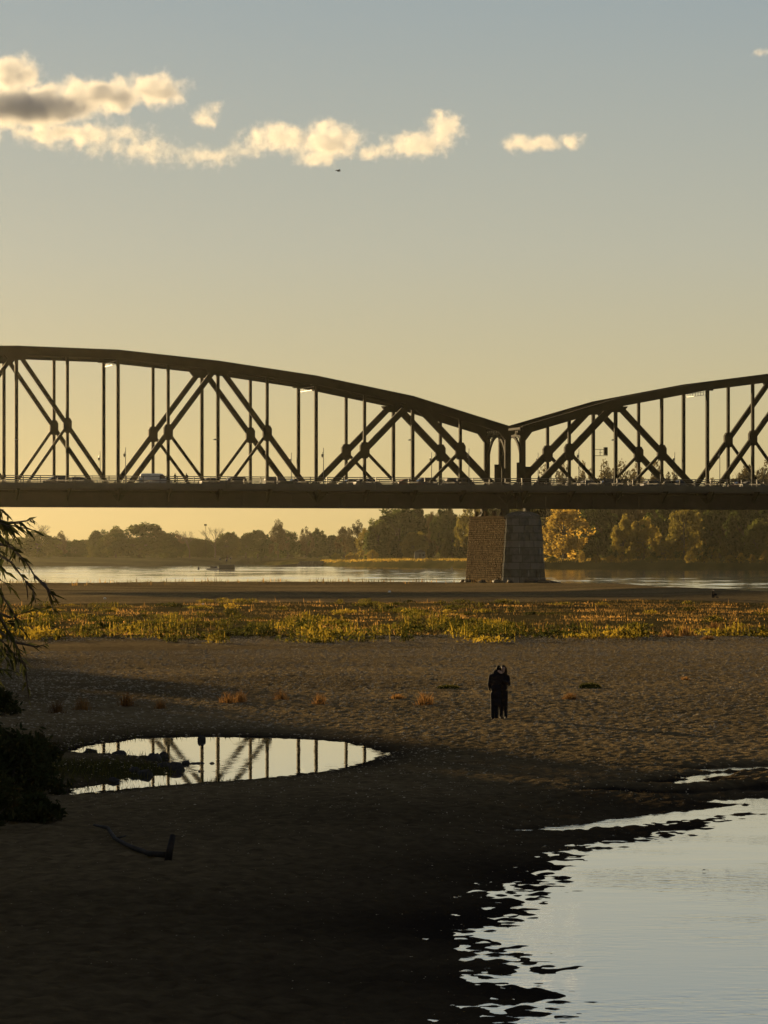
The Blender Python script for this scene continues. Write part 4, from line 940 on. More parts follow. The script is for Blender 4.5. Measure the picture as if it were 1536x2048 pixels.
# white litter on the far sand
wh = basic('white_paint', (.7, .68, .62), (.8, .78, .7), rough=.5)
for px, py, s, lab in ((210, 1199, .16, 'small white scrap on the shaded sand at left'), (406, 1211, .14, 'small white scrap at the edge of the grass strip'), (779, 1186, .2, 'small white scrap on the sunlit sand left of the pier')):
    x, y = gz(px, py, 0); tag(obj('litter', RK[2], None, (x, y, hz(x, y) + .08), 0, (s, s * .7, s * .6)), lab, 'litter', 'white scraps on the sand'); 
for o in list(COL.objects):
    if o.name.startswith('litter'):
        if not o.data.name.startswith('scrap'):
            mm = o.data.copy(); mm.name = 'scrap'; mm.materials.clear(); mm.materials.append(wh); o.data = mm

# ------------------------------------------------------------------ willow at the left edge, close to the camera
wl_ = thing('willow_tree', 'dark weeping willow reaching in from the left edge with hanging leafy twigs', 'tree', (-6.2, 27.0, hz(-6.2, 27.0)))
WO = Vector(wl_.location); rs = random.Random(21)
def LW(v): return Vector(v) - WO
tm = MB(); tm.tube([LW((-6.2, 27, WO.z - .1)), LW((-6.1, 26.9, 3.0)), LW((-5.6, 26.6, 5.2)), LW((-5.4, 26.4, 7.8)), LW((-5.3, 26.2, 10.4))], [.30, .26, .22, .14, .05], 10); tm.build('trunk', M['bark'], wl_, True)
twigs = []                                                         # polylines in world space
def tw(pts, Y, n_leaf, spread=1.0): twigs.append(([at(x, y, Y + rs.uniform(-.15, .15)) for x, y in pts], n_leaf, spread))
tw([(-120, 1000), (-40, 1032), (20, 1046), (52, 1042), (66, 1038)], 25, 34); tw([(-120, 1020), (-30, 1045), (30, 1052), (64, 1060)], 25.4, 30)
tw([(-90, 980), (-20, 1012), (8, 1020)], 25.2, 16); tw([(-100, 985), (-30, 1000), (16, 1030)], 24.6, 16)
tw([(-80, 1060), (-10, 1085), (25, 1096), (52, 1124), (70, 1152), (88, 1166)], 24.8, 12, .7); tw([(88, 1166), (100, 1185), (114, 1200)], 24.8, 9); tw([(70, 1152), (95, 1178), (104, 1210), (106, 1220)], 24.8, 12)
tw([(-60, 1090), (0, 1112), (22, 1124), (40, 1148), (52, 1163), (56, 1195)], 25.1, 12, .7); tw([(52, 1163), (66, 1180), (70, 1200)], 25.1, 8)
for k in range(20):
    x0 = rs.uniform(-220, -50); y0 = rs.uniform(985, 1130); L = rs.uniform(90, 190)
    x1 = min(x0 + L, rs.uniform(-10, 44)); tw([(x0, y0), ((x0 + x1) / 2, y0 + rs.uniform(5, 25)), (x1, y0 + rs.uniform(25, 80))], rs.uniform(24, 26.5), 20)
for k in range(28):
    x0 = rs.uniform(-220, -30); y0 = rs.uniform(1110, 1290); L = rs.uniform(60, 170)
    x1 = min(x0 + L, rs.uniform(-10, 52)); tw([(x0, y0), ((x0 + x1) / 2, y0 + rs.uniform(15, 50)), (x1, y0 + rs.uniform(60, 130))], rs.uniform(24, 27), 20)
tw([(-30, 1215), (20, 1235), (60, 1222), (72, 1216)], 25, 9); tw([(-20, 1250), (30, 1285), (75, 1294), (102, 1284)], 25, 13); tw([(10, 1300), (50, 1330), (58, 1400)], 25, 5, .4); tw([(-10, 1240), (28, 1250), (48, 1262)], 25, 9)
wm = MB(); LV = []; nr_ = np.random.RandomState(4)
for pts, nl, sp_ in twigs:
    wm.tube([LW(p) for p in pts], [.012 - .009 * i / (len(pts) - 1) for i in range(len(pts))], 4, False)
    seg = [(pts[i + 1] - pts[i]).length for i in range(len(pts) - 1)]; tot = sum(seg)
    for k in range(nl):
        d = tot * (.3 + .7 * (k + rs.random()) / nl); i = 0
        while i < len(seg) - 1 and d > seg[i]: d -= seg[i]; i += 1
        p = pts[i].lerp(pts[i + 1], min(1, d / seg[i])); ax = (pts[i + 1] - pts[i]).normalized()
        dr = (ax * rs.uniform(.3, 1.1) + Vector((rs.uniform(-.6, .6), rs.uniform(-.6, .6), rs.uniform(-.9, .25))) * sp_).normalized(); ln = rs.uniform(.07, .125); sd = dr.cross(Vector((rs.uniform(-1, 1), rs.uniform(-1, 1), rs.uniform(-1, 1)))).normalized() * ln * .095
        q = LW(p); tip = q + dr * ln + Vector((0, 0, -.12 * ln)); LV += [q, q + dr * ln * .4 + sd, tip, q + dr * ln * .4 - sd]
wm.build('twigs', M['bark'], wl_)
tag(obj('leaves', mesh_np('leaves', [tuple(v) for v in LV], np.arange(len(LV)).reshape(-1, 4), False, [M['f_willow']]), wl_), kind='stuff')
lm = MB()
for (x, y, z) in ((-4.4, 25.2, 6.4), (-4.2, 24.8, 5.6), (-4.4, 25.6, 5.0), (-4.0, 25.0, 7.2)):
    lm.tube([LW((-5.7, 26.6, z - .6)), LW(((x - 5.7) / 2, (y + 26.6) / 2, z + .1)), LW((x, y, z))], [.11, .07, .03], 6)
lm.build('limb', M['bark'], wl_, True)
me, C = crown(501, 130, 130, .0165, M['f_willow'], .25, .8, .9); o = obj('crown', me, wl_); o.scale = (5.4, 5.4, 11.5 - WO.z); o.location = (-1.2, .9, 0)

# ------------------------------------------------------------------ people
skin = basic('skin', (.30, .19, .13), (.36, .23, .16), rough=.6, scale=8)
cloth_b = basic('black_coat', (.008, .007, .009), (.014, .012, .015), rough=.9, scale=12, bump=.3, spec=.1)
cloth_n = basic('dark_trousers', (.009, .009, .012), (.014, .014, .018), rough=.9, scale=15, spec=.1)
hairm = basic('dark_hair', (.010, .008, .006), (.02, .015, .01), rough=.8, scale=30, spec=.05)
def cap(m, p, q, r0, r1, n=12):
    p, q = Vector(p), Vector(q); d = (q - p); L = d.length; d = d / L if L > 1e-6 else Vector((0, 0, 1)); pts, rr = [], []
    for k in range(4): t = math.pi / 2 * k / 4; pts.append(p - d * r0 * math.cos(t)); rr.append(max(.0015, r0 * math.sin(t)))
    pts.append(p); rr.append(r0); pts.append(q); rr.append(r1)
    for k in range(1, 5): t = math.pi / 2 * k / 4; pts.append(q + d * r1 * math.sin(t)); rr.append(max(.0015, r1 * math.cos(t)))
    m.tube(pts, rr, n)
def chain(m, pts, rs_):
    for i in range(len(pts) - 1): cap(m, pts[i], pts[i + 1], rs_[i], rs_[i + 1])
def hand(m, w, d, nrm, s=1.0, curl=.35):
    """palm and five bent fingers from wrist w along d, palm facing nrm"""
    w, d, nrm = Vector(w), Vector(d).normalized(), Vector(nrm).normalized(); sd = d.cross(nrm).normalized()
    for k in range(-1, 2): cap(m, w + sd * .022 * k * s, w + d * .085 * s + sd * .024 * k * s, .017 * s, .015 * s, 8)
    for k, L in ((-1.5, .062), (-.5, .075), (.5, .080), (1.5, .070)):
        a = w + d * .085 * s + sd * .0205 * k * s; b = a + (d + nrm * curl * .5).normalized() * L * .5 * s; c = b + (d + nrm * curl * 1.8).normalized() * L * .5 * s; cap(m, a, b, .0098 * s, .0092 * s, 8); cap(m, b, c, .0092 * s, .008 * s, 8)
    a = w + d * .02 * s - sd * .03 * s; b = a + (d * .7 - sd * .8 + nrm * .2).normalized() * .04 * s; c = b + (d + nrm * .3).normalized() * .032 * s; cap(m, a, b, .0115 * s, .0105 * s, 8); cap(m, b, c, .0105 * s, .009 * s, 8)
def head(m, c, f, s=1.0):
    """skull, jaw, nose, brow, lips and ears; f = facing direction in the ground plane"""
    c = Vector(c); f = Vector((f[0], f[1], 0)).normalized(); sd = Vector((-f.y, f.x, 0)); up = Vector((0, 0, 1))
    m.ell(c + up * .02 * s, (.078 * s, .088 * s, .105 * s), 16, 12); m.ell(c + f * .02 * s - up * .055 * s, (.060 * s, .066 * s, .068 * s), 14, 10)
    cap(m, c + f * .092 * s + up * .012 * s, c + f * .112 * s - up * .025 * s, .011 * s, .016 * s, 8); cap(m, c + f * .082 * s - sd * .03 * s + up * .03 * s, c + f * .082 * s + sd * .03 * s + up * .03 * s, .012 * s, .012 * s, 8)
    cap(m, c + f * .082 * s - sd * .018 * s - up * .062 * s, c + f * .082 * s + sd * .018 * s - up * .062 * s, .010 * s, .010 * s, 8); m.ell(c + f * .072 * s - up * .102 * s, (.024 * s, .024 * s, .02 * s), 8, 6)
    for k in (-1, 1): m.ell(c + sd * k * .08 * s - up * .005 * s, (.013 * s, .018 * s, .03 * s), 8, 6)
def person(label, loc, build, paint, mats, vox=.011, group=None, rotz=0, cat='person'):
    m = MB(); build(m); me = m.mesh('body', None); o = obj('person', me, None, loc, rotz)
    md = o.modifiers.new('skin', 'REMESH'); md.mode = 'VOXEL'; md.voxel_size = vox; md.use_smooth_shade = True
    sm = o.modifiers.new('soft', 'SMOOTH'); sm.factor = .5; sm.iterations = 3
    dg = bpy.context.evaluated_depsgraph_get(); me2 = bpy.data.meshes.new_from_object(o.evaluated_get(dg)); o.modifiers.clear(); o.data = me2; me2.name = 'body'
    me2.materials.clear()
    for q in mats: me2.materials.append(q)
    n = len(me2.polygons); c = np.empty(n * 3); me2.polygons.foreach_get('center', c); me2.polygons.foreach_set('material_index', paint(c.reshape(-1, 3)).astype(np.int32)); me2.polygons.foreach_set('use_smooth', np.ones(n, bool))
    return tag(o, label, cat, group)
# the couple: he has his back to us, she looks over his shoulder; local x right, y away, z up
CX, CY = gz(999, 1436, 0); CZ = hz(CX, CY) - .02
def man(m):
    # long coat, back to the camera
    for z, x, y, rx, ry in ((.55, -.115, .0, .165, .14), (.8, -.115, .0, .172, .145), (1.0, -.115, .0, .170, .14), (1.2, -.11, .02, .195, .145), (1.34, -.10, .03, .200, .13), (1.43, -.085, .04, .13, .10)): m.ell((x, y, z), (rx, ry, .17), 18, 10)
    cap(m, (-.075, .04, 1.42), (-.045, .05, 1.56), .075, .058); m.ell((-.07, .03, 1.475), (.11, .10, .055), 14, 8)     # neck and stand-up collar
    head(m, (-.03, .06, 1.60), (.45, .9), .98)
    chain(m, [(-.27, .02, 1.36), (-.315, .06, 1.10), (-.285, .22, .95)], [.078, .068, .052]); hand(m, (-.25, .25, .96), (.9, .35, .05), (0, 1, 0))
    chain(m, [(.06, .06, 1.38), (.15, .20, 1.16), (.12, .36, 1.06)], [.075, .064, .05]); hand(m, (.08, .40, 1.06), (-.9, .2, .1), (0, -1, 0))
    for x0, x1 in ((-.20, -.215), (-.05, -.095)):
        chain(m, [(x0, .0, .80), ((x0 + x1) / 2, -.01, .46), (x1, .02, .09)], [.095, .076, .062]); cap(m, (x1, .04, .05), (x1 - .01, .17, .04), .052, .042); m.ell((x1, .0, .045), (.05, .06, .048), 10, 6)
def man_paint(c):
    k = np.zeros(len(c)); k[c[:, 2] < .5] = 1
    hd = np.hypot(c[:, 0] + .03, c[:, 1] - .06); k[(c[:, 2] > 1.53) & (hd < .14)] = 3; k[(c[:, 2] > 1.50) & (c[:, 2] < 1.63) & ((c[:, 0] + .03) * .45 + (c[:, 1] - .06) * .9 > .035) & (hd < .16)] = 2
    for hx, hy in ((-.2, .27), (.03, .42)): k[(np.hypot(c[:, 0] - hx, c[:, 1] - hy) < .085) & (np.abs(c[:, 2] - 1.0) < .12) & (c[:, 1] > .235)] = 2
    return k
def woman(m):
    for z, x, y, rx, ry in ((.62, .125, .24, .15, .135), (.85, .125, .24, .158, .135), (1.02, .125, .24, .14, .12), (1.2, .13, .24, .160, .125), (1.33, .135, .23, .160, .11), (1.41, .135, .22, .11, .09)): m.ell((x, y, z), (rx, ry, .16), 18, 10)
    cap(m, (.135, .22, 1.40), (.135, .19, 1.52), .066, .05); m.ell((.135, .21, 1.45), (.10, .09, .055), 14, 8)
    head(m, (.130, .175, 1.60), (-.25, -1), .93)
    # hair round the head, down to the shoulders
    m.ell((.137, .205, 1.635), (.088, .085, .095), 14, 10)
    for k in (-1, 1): chain(m, [(.137 + k * .07, .20, 1.62), (.137 + k * .085, .21, 1.50), (.137 + k * .08, .22, 1.40)], [.034, .032, .025])
    chain(m, [(.27, .22, 1.34), (.305, .12, 1.12), (.20, -.02, 1.20)], [.068, .058, .046]); hand(m, (.165, -.06, 1.22), (-.8, -.35, .3), (-.3, .9, 0), .92)
    chain(m, [(.01, .20, 1.36), (.04, .06, 1.40), (.075, -.075, 1.455)], [.06, .05, .042]); hand(m, (.062, -.092, 1.47), (-.75, -.1, .62), (-.1, 1, -.1), .95)
    for x0, x1 in ((.065, .055), (.19, .205)):
        chain(m, [(x0, .24, .78), ((x0 + x1) / 2, .24, .45), (x1, .25, .09)], [.088, .070, .058]); cap(m, (x1, .24, .045), (x1 + .01, .10, .036), .046, .038); m.ell((x1, .27, .042), (.045, .055, .044), 10, 6)
def woman_paint(c):
    k = np.zeros(len(c)); k[c[:, 2] < .5] = 1
    hd = np.hypot(c[:, 0] - .135, c[:, 1] - .19); k[(c[:, 2] > 1.38) & (hd < .15) & (c[:, 1] > .12)] = 3
    f = (c[:, 0] - .13) * -.25 + (c[:, 1] - .175) * -1
    k[(c[:, 2] > 1.47) & (c[:, 2] < 1.665) & (f > .038) & (hd < .2) & (c[:, 1] > .02)] = 2
    for ex in (-.03, .03): k[(np.hypot(c[:, 0] - (.112 + ex), c[:, 2] - 1.606) < .012) & (f > .05)] = 3
    k[(np.hypot(c[:, 0] - .165 + .05, c[:, 1] + .09) < .09) & (np.abs(c[:, 2] - 1.25) < .09) & (c[:, 1] < -.05)] = 0
    k[(c[:, 2] > 1.455) & (c[:, 1] < -.06) & (c[:, 0] < .09)] = 2
    return k
person('person in a long black coat seen from behind, hugging the other', (CX, CY, CZ), man, man_paint, [cloth_b, cloth_n, skin, hairm], group='embracing couple on the sand')
person('person in a dark coat facing us over the shoulder of the other', (CX, CY, CZ), woman, woman_paint, [cloth_b, cloth_n, skin, hairm], group='embracing couple on the sand')
# walkers on the bridge
def walker(seed, bag=False):
    r = random.Random(seed); st = r.uniform(.12, .22)
    def f(m):
        for z, rx, ry in ((.92, .16, .13), (1.1, .17, .13), (1.28, .20, .13), (1.38, .17, .11)): m.ell((0, 0, z), (rx, ry, .16), 12, 8)
        cap(m, (0, 0, 1.40), (.01, 0, 1.52), .06, .05); head(m, (.015, 0, 1.60), (1, 0))
        for k in (-1, 1):
            chain(m, [(0, k * .22, 1.36), (-.04 * k * 2, k * .25, 1.08), (.10 * k, k * .24, .88)], [.06, .05, .038]); hand(m, (.11 * k, k * .24, .87), (.3 * k, 0, -1), (0, -k, 0))
            chain(m, [(0, k * .09, .88), (st * k * .7 + .04, k * .09, .48), (st * k * 1.6, k * .09, .09)], [.09, .068, .05]); cap(m, (st * k * 1.6 - .03, k * .09, .045), (st * k * 1.6 + .15, k * .09, .04), .042, .036)
        if bag: m.ell((-.19, 0, 1.2), (.11, .14, .2), 10, 8)
    return f
def wpaint(c):
    k = np.zeros(len(c)); k[c[:, 2] < .85] = 1; k[(c[:, 2] > 1.5)] = 3; k[(c[:, 2] > 1.49) & (c[:, 2] < 1.65) & (c[:, 0] > .055)] = 2; k[(np.abs(c[:, 1]) > .19) & (c[:, 2] < .86) & (c[:, 2] > .6)] = 2
    return k
for px, sd, bag, fl, lab in ((345, 1, False, 0, 'walker in dark clothes on the bridge just right of the white van'), (368, 2, True, 1, 'walker with a rucksack on the bridge, right of the other walker'), (1071, 3, True, 0, 'walker in dark clothes on the bridge just right of the pier screens'), (1202, 4, False, 1, 'walker in dark clothes on the bridge below the road sign')):
    u = b_u(px); person(lab, tuple(B(u, -1.7, 15.60)), walker(sd, bag), wpaint, [cloth_b, cloth_n, skin, hairm], .022, 'walkers on the bridge footway', TH + (math.pi if fl else 0))
# somebody sitting at the river's edge
def sitter(m):
    for z, x, rx, ry in ((.18, 0, .20, .18), (.36, -.02, .19, .16), (.55, .02, .21, .15), (.68, .04, .18, .12)): m.ell((x, 0, z), (rx, ry, .15), 12, 8)
    cap(m, (.05, 0, .70), (.07, 0, .82), .06, .05); head(m, (.085, 0, .90), (1, -.3))
    for k in (-1, 1):
        chain(m, [(.03, k * .14, .16), (.36, k * .15, .42), (.48, k * .15, .06)], [.09, .065, .05]); cap(m, (.46, k * .15, .045), (.62, k * .15, .04), .042, .036)
        chain(m, [(.04, k * .21, .66), (.16, k * .25, .42), (.36, k * .15, .50)], [.06, .05, .038]); hand(m, (.38, k * .14, .51), (.8, -k * .4, 0), (0, 0, -1))
def spaint(c):
    k = np.zeros(len(c)); k[(c[:, 0] > .2) & (c[:, 2] < .46)] = 1; k[c[:, 2] > .80] = 2; k[(c[:, 2] > .92)] = 3; return k
x, y = gz(1426, 1196, 0); person('person sitting in dark clothes on the sand near the right river edge', (x, y, hz(x, y)), sitter, spaint, [cloth_b, cloth_n, skin, hairm], .02, None, R(20))

# ------------------------------------------------------------------ traffic on the deck
glass = basic('car_glass', (.015, .017, .018), (.02, .022, .024), rough=.08); tyre = basic('tyre', (.012, .012, .012), (.02, .02, .02), rough=.9); rimm = basic('wheel_rim', (.3, .3, .3), (.4, .4, .4), rough=.35, metal=.8); lampw = basic('headlight', (.05, .05, .045), (.07, .068, .06), rough=.3)
PAINT = {n: basic(n + '_car_paint', c, tuple(v * 1.15 for v in c), rough=.65, scale=1, spec=.15) for n, c in (('white', (.62, .62, .6)), ('silver', (.09, .093, .093)), ('dark blue', (.02, .03, .06)), ('black', (.012, .012, .013)), ('grey', (.10, .105, .11)), ('dark red', (.10, .015, .012)), ('dark green', (.02, .035, .022)))}
def car_meshes(kind):
    if kind == 'van':
        L, H, Wd = 5.0, 2.05, 1.9; body = [(-2.5, .35), (2.35, .35), (2.5, .55), (2.48, .95), (1.75, 1.18), (1.05, 1.95), (.85, 2.05), (-2.35, 2.05), (-2.5, 1.9)]; win = [[(1.58, 1.22), (1.0, 1.86), (.55, 1.86), (.55, 1.22)]]; wx = (-1.6, 1.62); bl = [(.0, 0)]
    elif kind == 'suv':
        L, H, Wd = 4.5, 1.68, 1.82; body = [(-2.2, .35), (2.1, .35), (2.25, .55), (2.2, .95), (1.2, 1.08), (.45, 1.62), (.2, 1.68), (-1.85, 1.66), (-2.15, 1.1), (-2.25, .9)]; win = [[(1.0, 1.1), (.42, 1.54), (-.35, 1.56), (-.35, 1.1)], [(-.45, 1.1), (-.45, 1.56), (-1.7, 1.54), (-1.95, 1.12)]]; wx = (-1.35, 1.38)
    else:
        L, H, Wd = 4.3, 1.47, 1.76; body = [(-2.1, .32), (2.0, .32), (2.15, .5), (2.1, .78), (1.15, .93), (.35, 1.42), (.05, 1.47), (-1.1, 1.45), (-1.85, 1.02), (-2.1, .95), (-2.15, .6)]; win = [[(.98, .95), (.3, 1.36), (-.25, 1.38), (-.25, .95)], [(-.33, .95), (-.33, 1.38), (-1.05, 1.36), (-1.62, .99)]]; wx = (-1.3, 1.32)
    def solid(prof, half, tuck):
        m = MB(); n = len(prof); zmid = .95
        def yy(z): return half - tuck * max(0, z - zmid) / .7
        ins = .07
        cx_ = sum(p[0] for p in prof) / n; cz_ = sum(p[1] for p in prof) / n
        for sgn_, k in ((-1, 1), (-1, 0), (1, 0), (1, 1)):
            for x, z in prof: m.v.append((x + (cx_ - x) * .03 * k, sgn_ * (yy(z) - (0 if k else ins) if False else (yy(z) - (ins if not k else 0)) if False else (yy(z) - (0 if k else 0))) * (1 if k == 0 else 1) - sgn_ * (0 if k == 0 else -.0), z + (cz_ - z) * .03 * k))
        # bevelled sides: outer ring slightly inside the profile, inner ring full profile
        for i in range(n):
            x, z = prof[i]; m.v[i] = (x + (cx_ - x) * .05, -yy(z), z + (cz_ - z) * .05); m.v[n + i] = (x, -(yy(z) - ins), z); m.v[2 * n + i] = (x, yy(z) - ins, z); m.v[3 * n + i] = (x + (cx_ - x) * .05, yy(z), z + (cz_ - z) * .05)
        m.f.append(tuple(range(n))); m.f.append(tuple(range(4 * n - 1, 3 * n - 1, -1)))
        for j in range(3):
            for i in range(n): a = j * n + i; b = j * n + (i + 1) % n; m.f.append((a, a + n, b + n, b))
        return m, yy
    m, yy = solid(body, Wd / 2, .16); parts = [('body', m, 'paint')]
    for w in win:
        for s_ in (-1, 1): parts.append(('side_window', MB().add([(x, s_ * (yy(z) + .004), z) for x, z in w] + [(x, s_ * (yy(z) - .03), z) for x, z in w], [tuple(range(4)), (7, 6, 5, 4)] + [(i, i + 4, (i + 1) % 4 + 4, (i + 1) % 4) for i in range(4)]), glass))
    i0 = {'van': 4, 'suv': 4}.get(kind, 4); (xa, za), (xb, zb) = body[i0], body[i0 + 1]; hw_ = Wd / 2 - .2
    parts.append(('windscreen', MB().bar(((xa * .93 + xb * .07), 0, za * .93 + zb * .07), (xa * .1 + xb * .9, 0, za * .1 + zb * .9), hw_ * 2, .02, (0, 0, 1)), glass))
    for s_ in (-1, 1): parts.append(('headlight', MB().box((L / 2 - .16, s_ * (Wd / 2 - .28) - .16, .62), (L / 2 + .005, s_ * (Wd / 2 - .28) + .16, .78)), lampw))
    return parts, wx, Wd
CARM = {k: car_meshes(k) for k in ('van', 'suv', 'hatch')}
CM = {}
for k, (parts, wx, Wd) in CARM.items(): CM[k] = [(n, m.mesh(n, None if mt == 'paint' else mt), mt) for n, m, mt in parts]
TY = MB().tube([(0, -.1, 0), (0, -.09, 0), (0, .09, 0), (0, .1, 0)], [.27, .31, .31, .27], 14).mesh('wheel', tyre, True); RM = MB().tube([(0, -.105, 0), (0, .105, 0)], [.19, .19], 12).mesh('rim', rimm)
def car(px, kind, colour, lane, label):
    yn = 2.9 if lane == 0 else 7.6; u = b_u(px + .0181 * (px + 1338) * yn / W2)
    t = thing('delivery_van' if kind == 'van' else 'car', label, 'van' if kind == 'van' else 'car', tuple(B(u, yn, 15.28)), TH + (0 if lane == 0 else math.pi), None if kind == 'van' else 'cars crossing the bridge')
    for n, me, mt in CM[kind]:
        if mt == 'paint': me = me.copy(); me.materials.clear(); me.materials.append(PAINT[colour])
        obj(n, me, t)
    _, wx, Wd = CARM[kind]
    for x in wx:
        for s_ in (-1, 1): w = obj('wheel', TY, t, (x, s_ * (Wd / 2 - .1), .315)); obj('rim', RM, w)
for a in ((112, 'suv', 'black', 1, 'black car on the bridge nearest the left edge'), (160, 'hatch', 'grey', 0, 'grey car left of the first wide bridge panel'), (311, 'van', 'white', 0, 'white panel van driving on the bridge'),
          (428, 'hatch', 'dark blue', 0, 'dark blue car at the apex post right of the walkers'), (466, 'suv', 'black', 1, 'black estate car right behind the dark blue one'), (556, 'suv', 'dark green', 0, 'dark green car left of the mid-span lamps'), (590, 'hatch', 'black', 1, 'black car under the diagonal before the wide panel'),
          (700, 'hatch', 'silver', 1, 'silver car where two diagonals meet the deck'), (735, 'hatch', 'grey', 0, 'grey car in the middle of the lattice left of the pier'), (820, 'hatch', 'dark red', 0, 'dark red car at the apex post near the pier'), (846, 'suv', 'dark blue', 1, 'dark blue car behind the dark red one'), (915, 'suv', 'black', 0, 'black car under the end diagonal left of the pier'),
          (1182, 'hatch', 'silver', 0, 'silver car on the right span left of the road sign post'), (1214, 'suv', 'black', 1, 'black car below the road sign'), (1308, 'hatch', 'dark blue', 0, 'dark blue car under the crossing diagonals on the right span'), (1342, 'hatch', 'silver', 0, 'silver car left of the wide panel on the right span'), (1360, 'suv', 'grey', 1, 'grey car behind the silver one by the wide panel'),
          (1478, 'hatch', 'dark red', 1, 'dark red car second from the right edge'), (1506, 'hatch', 'silver', 0, 'silver car nearest the right edge')):
    car(*a)

# ------------------------------------------------------------------ on the river
hullm = basic('hull_paint', (.015, .014, .013), (.03, .027, .024), rough=.6, scale=.8); palem = basic('pale_hull', (.35, .30, .22), (.5, .44, .33), rough=.6, scale=.8)
bt = thing('barge', 'dark work barge with pale bow and signal balls on poles, far river', 'boat', (*gz(441, 1140, ZR), ZR))
MB().prism([(-4.6, .45), (-4.2, -.25), (4.3, -.25), (4.5, .55), (-1.2, .6)], -1.4, 1.4).build('hull', palem, bt)
MB().box((-.4, -1.42, .1), (4.55, 1.42, 1.75)).build('hold', hullm, bt)
MB().box((-3.2, -.9, .6), (-1.1, .9, 1.15)).build('winch', hullm, bt)
MB().tube([(-3.9, 0, .5), (-3.9, 0, 1.2), (-3.3, 0, 1.25)], [.07, .07, .07], 6).build('bollard', hullm, bt)
for x, h in ((-.2, 3.3), (1.9, 2.9), (3.2, 3.5)):
    MB().tube([(x, 0, 1.74), (x, 0, h)], [.04, .03], 6).build('pole', hullm, bt); MB().ell((x, 0, h + .22), (.32, .32, .34), 10, 8).build('signal_ball', hullm, bt, True)
def buoy(px, py, s, mat, label):
    x, y = gz(px, py, ZR); t = thing('buoy', label, 'buoy', (x, y, ZR), 0, 'buoys on the river'); t.scale = (s,) * 3
    MB().tube([(0, 0, -.3), (0, 0, .2), (0, 0, .45)], [.5, .6, .5], 12).build('float', mat, t, True); MB().tube([(0, 0, .45), (0, 0, 1.3), (0, 0, 1.55)], [.4, .16, .05], 10).build('cone', mat, t, True)
buoy(397, 1139, .75, hullm, 'dark cone buoy just left of the barge'); buoy(382, 1132, .4, hullm, 'tiny buoy farther out left of the barge'); buoy(904, 1138, .6, hullm, 'dark buoy with pale top left of the pier')
mast = thing('radio_mast', 'thin lattice mast between the two bare far trees', 'mast', ((411 - 768) / FPX * 1620, 1620, 2.0)); mh = CAMH + (HOR - 1049) / FPX * 1620 - 2
mm_ = MB()
for a in range(3): ca, sa = math.cos(a * 2.094) * .35, math.sin(a * 2.094) * .35; mm_.bar((ca, sa, 0), (ca * .5, sa * .5, mh), .07, .07, (0, 1, 0))
for k in range(14):
    z0 = mh * k / 14; a = k % 3; b_ = (k + 1) % 3; mm_.bar((math.cos(a * 2.094) * .3, math.sin(a * 2.094) * .3, z0), (math.cos(b_ * 2.094) * .3, math.sin(b_ * 2.094) * .3, z0 + mh / 14), .05, .05, (0, 1, 0))
mm_.build('lattice', S_, mast); MB().box((-.6, -.2, mh - .6), (.6, .2, mh + .2)).build('antenna', S_, mast)
hx, hy = (840 - 768) / FPX * 1320, 1320.0; hut = thing('hut', 'small pale hut between the dark trees of the far wood', 'hut', (hx, hy, 2.1)); hz0 = 0
MB().box((-2.0, -1.5, 0), (2.0, 1.5, 2.6)).build('wall', basic('pale_wall', (.07, .08, .078), (.10, .11, .105), rough=.8), hut); MB().prism([(-2.4, 2.61), (2.4, 2.61), (0, 3.7)], -1.8, 1.8).build('roof', hullm, hut); MB().box((-.5, -1.53, .02), (.4, -1.505, 2.0)).build('door', hullm, hut); MB().box((.9, -1.53, 1.1), (1.6, -1.505, 1.8)).build('window', glass, hut)
ps = thing('groyne', 'low stone groyne stepping into the river at the tip of the far spit', 'groyne', (*gz(598, 1131.5, ZR), ZR)); MB().prism([(-1.2, -.5), (16, -.5), (16, 2.0), (.6, 1.9), (0, 1.6)], -2, 4).build('wall', M['stone'], ps); MB().prism([(-14, -.3), (-1.1, -.5), (-.5, .9), (-6, .45)], -2, 3).build('toe', M['rock'], ps)
# one bird high up
bd = thing('bird', 'tiny dark bird flying below the clouds', 'bird', tuple(at(677, 342, 420)), R(30))
MB().ell((0, 0, 0), (.26, .07, .07), 10, 6).ell((.27, 0, .03), (.06, .045, .045), 8, 6).build('body', hairm, bd, True)
for s_ in (-1, 1): MB().add([(.12, 0, .03), (-.1, 0, .03), (-.12, s_ * .3, .15), (.08, s_ * .32, .16), (-.14, s_ * .62, .06), (.12, 0, .05), (-.1, 0, .05), (-.12, s_ * .3, .17), (.08, s_ * .32, .18), (-.14, s_ * .62, .07)], [(0, 1, 2, 3), (3, 2, 4), (8, 7, 6, 5), (9, 7, 8), (0, 3, 8, 5), (1, 2, 7, 6), (3, 4, 9, 8), (2, 4, 9, 7), (0, 1, 6, 5)]).build('wing', hairm, bd)
MB().add([(-.24, -.03, 0), (-.24, .03, 0), (-.42, .09, 0), (-.42, -.09, 0), (-.24, -.03, .012), (-.24, .03, .012), (-.42, .09, .012), (-.42, -.09, .012)], [(0, 1, 2, 3), (7, 6, 5, 4), (0, 1, 5, 4), (1, 2, 6, 5), (2, 3, 7, 6), (3, 0, 4, 7)]).build('tail', hairm, bd)

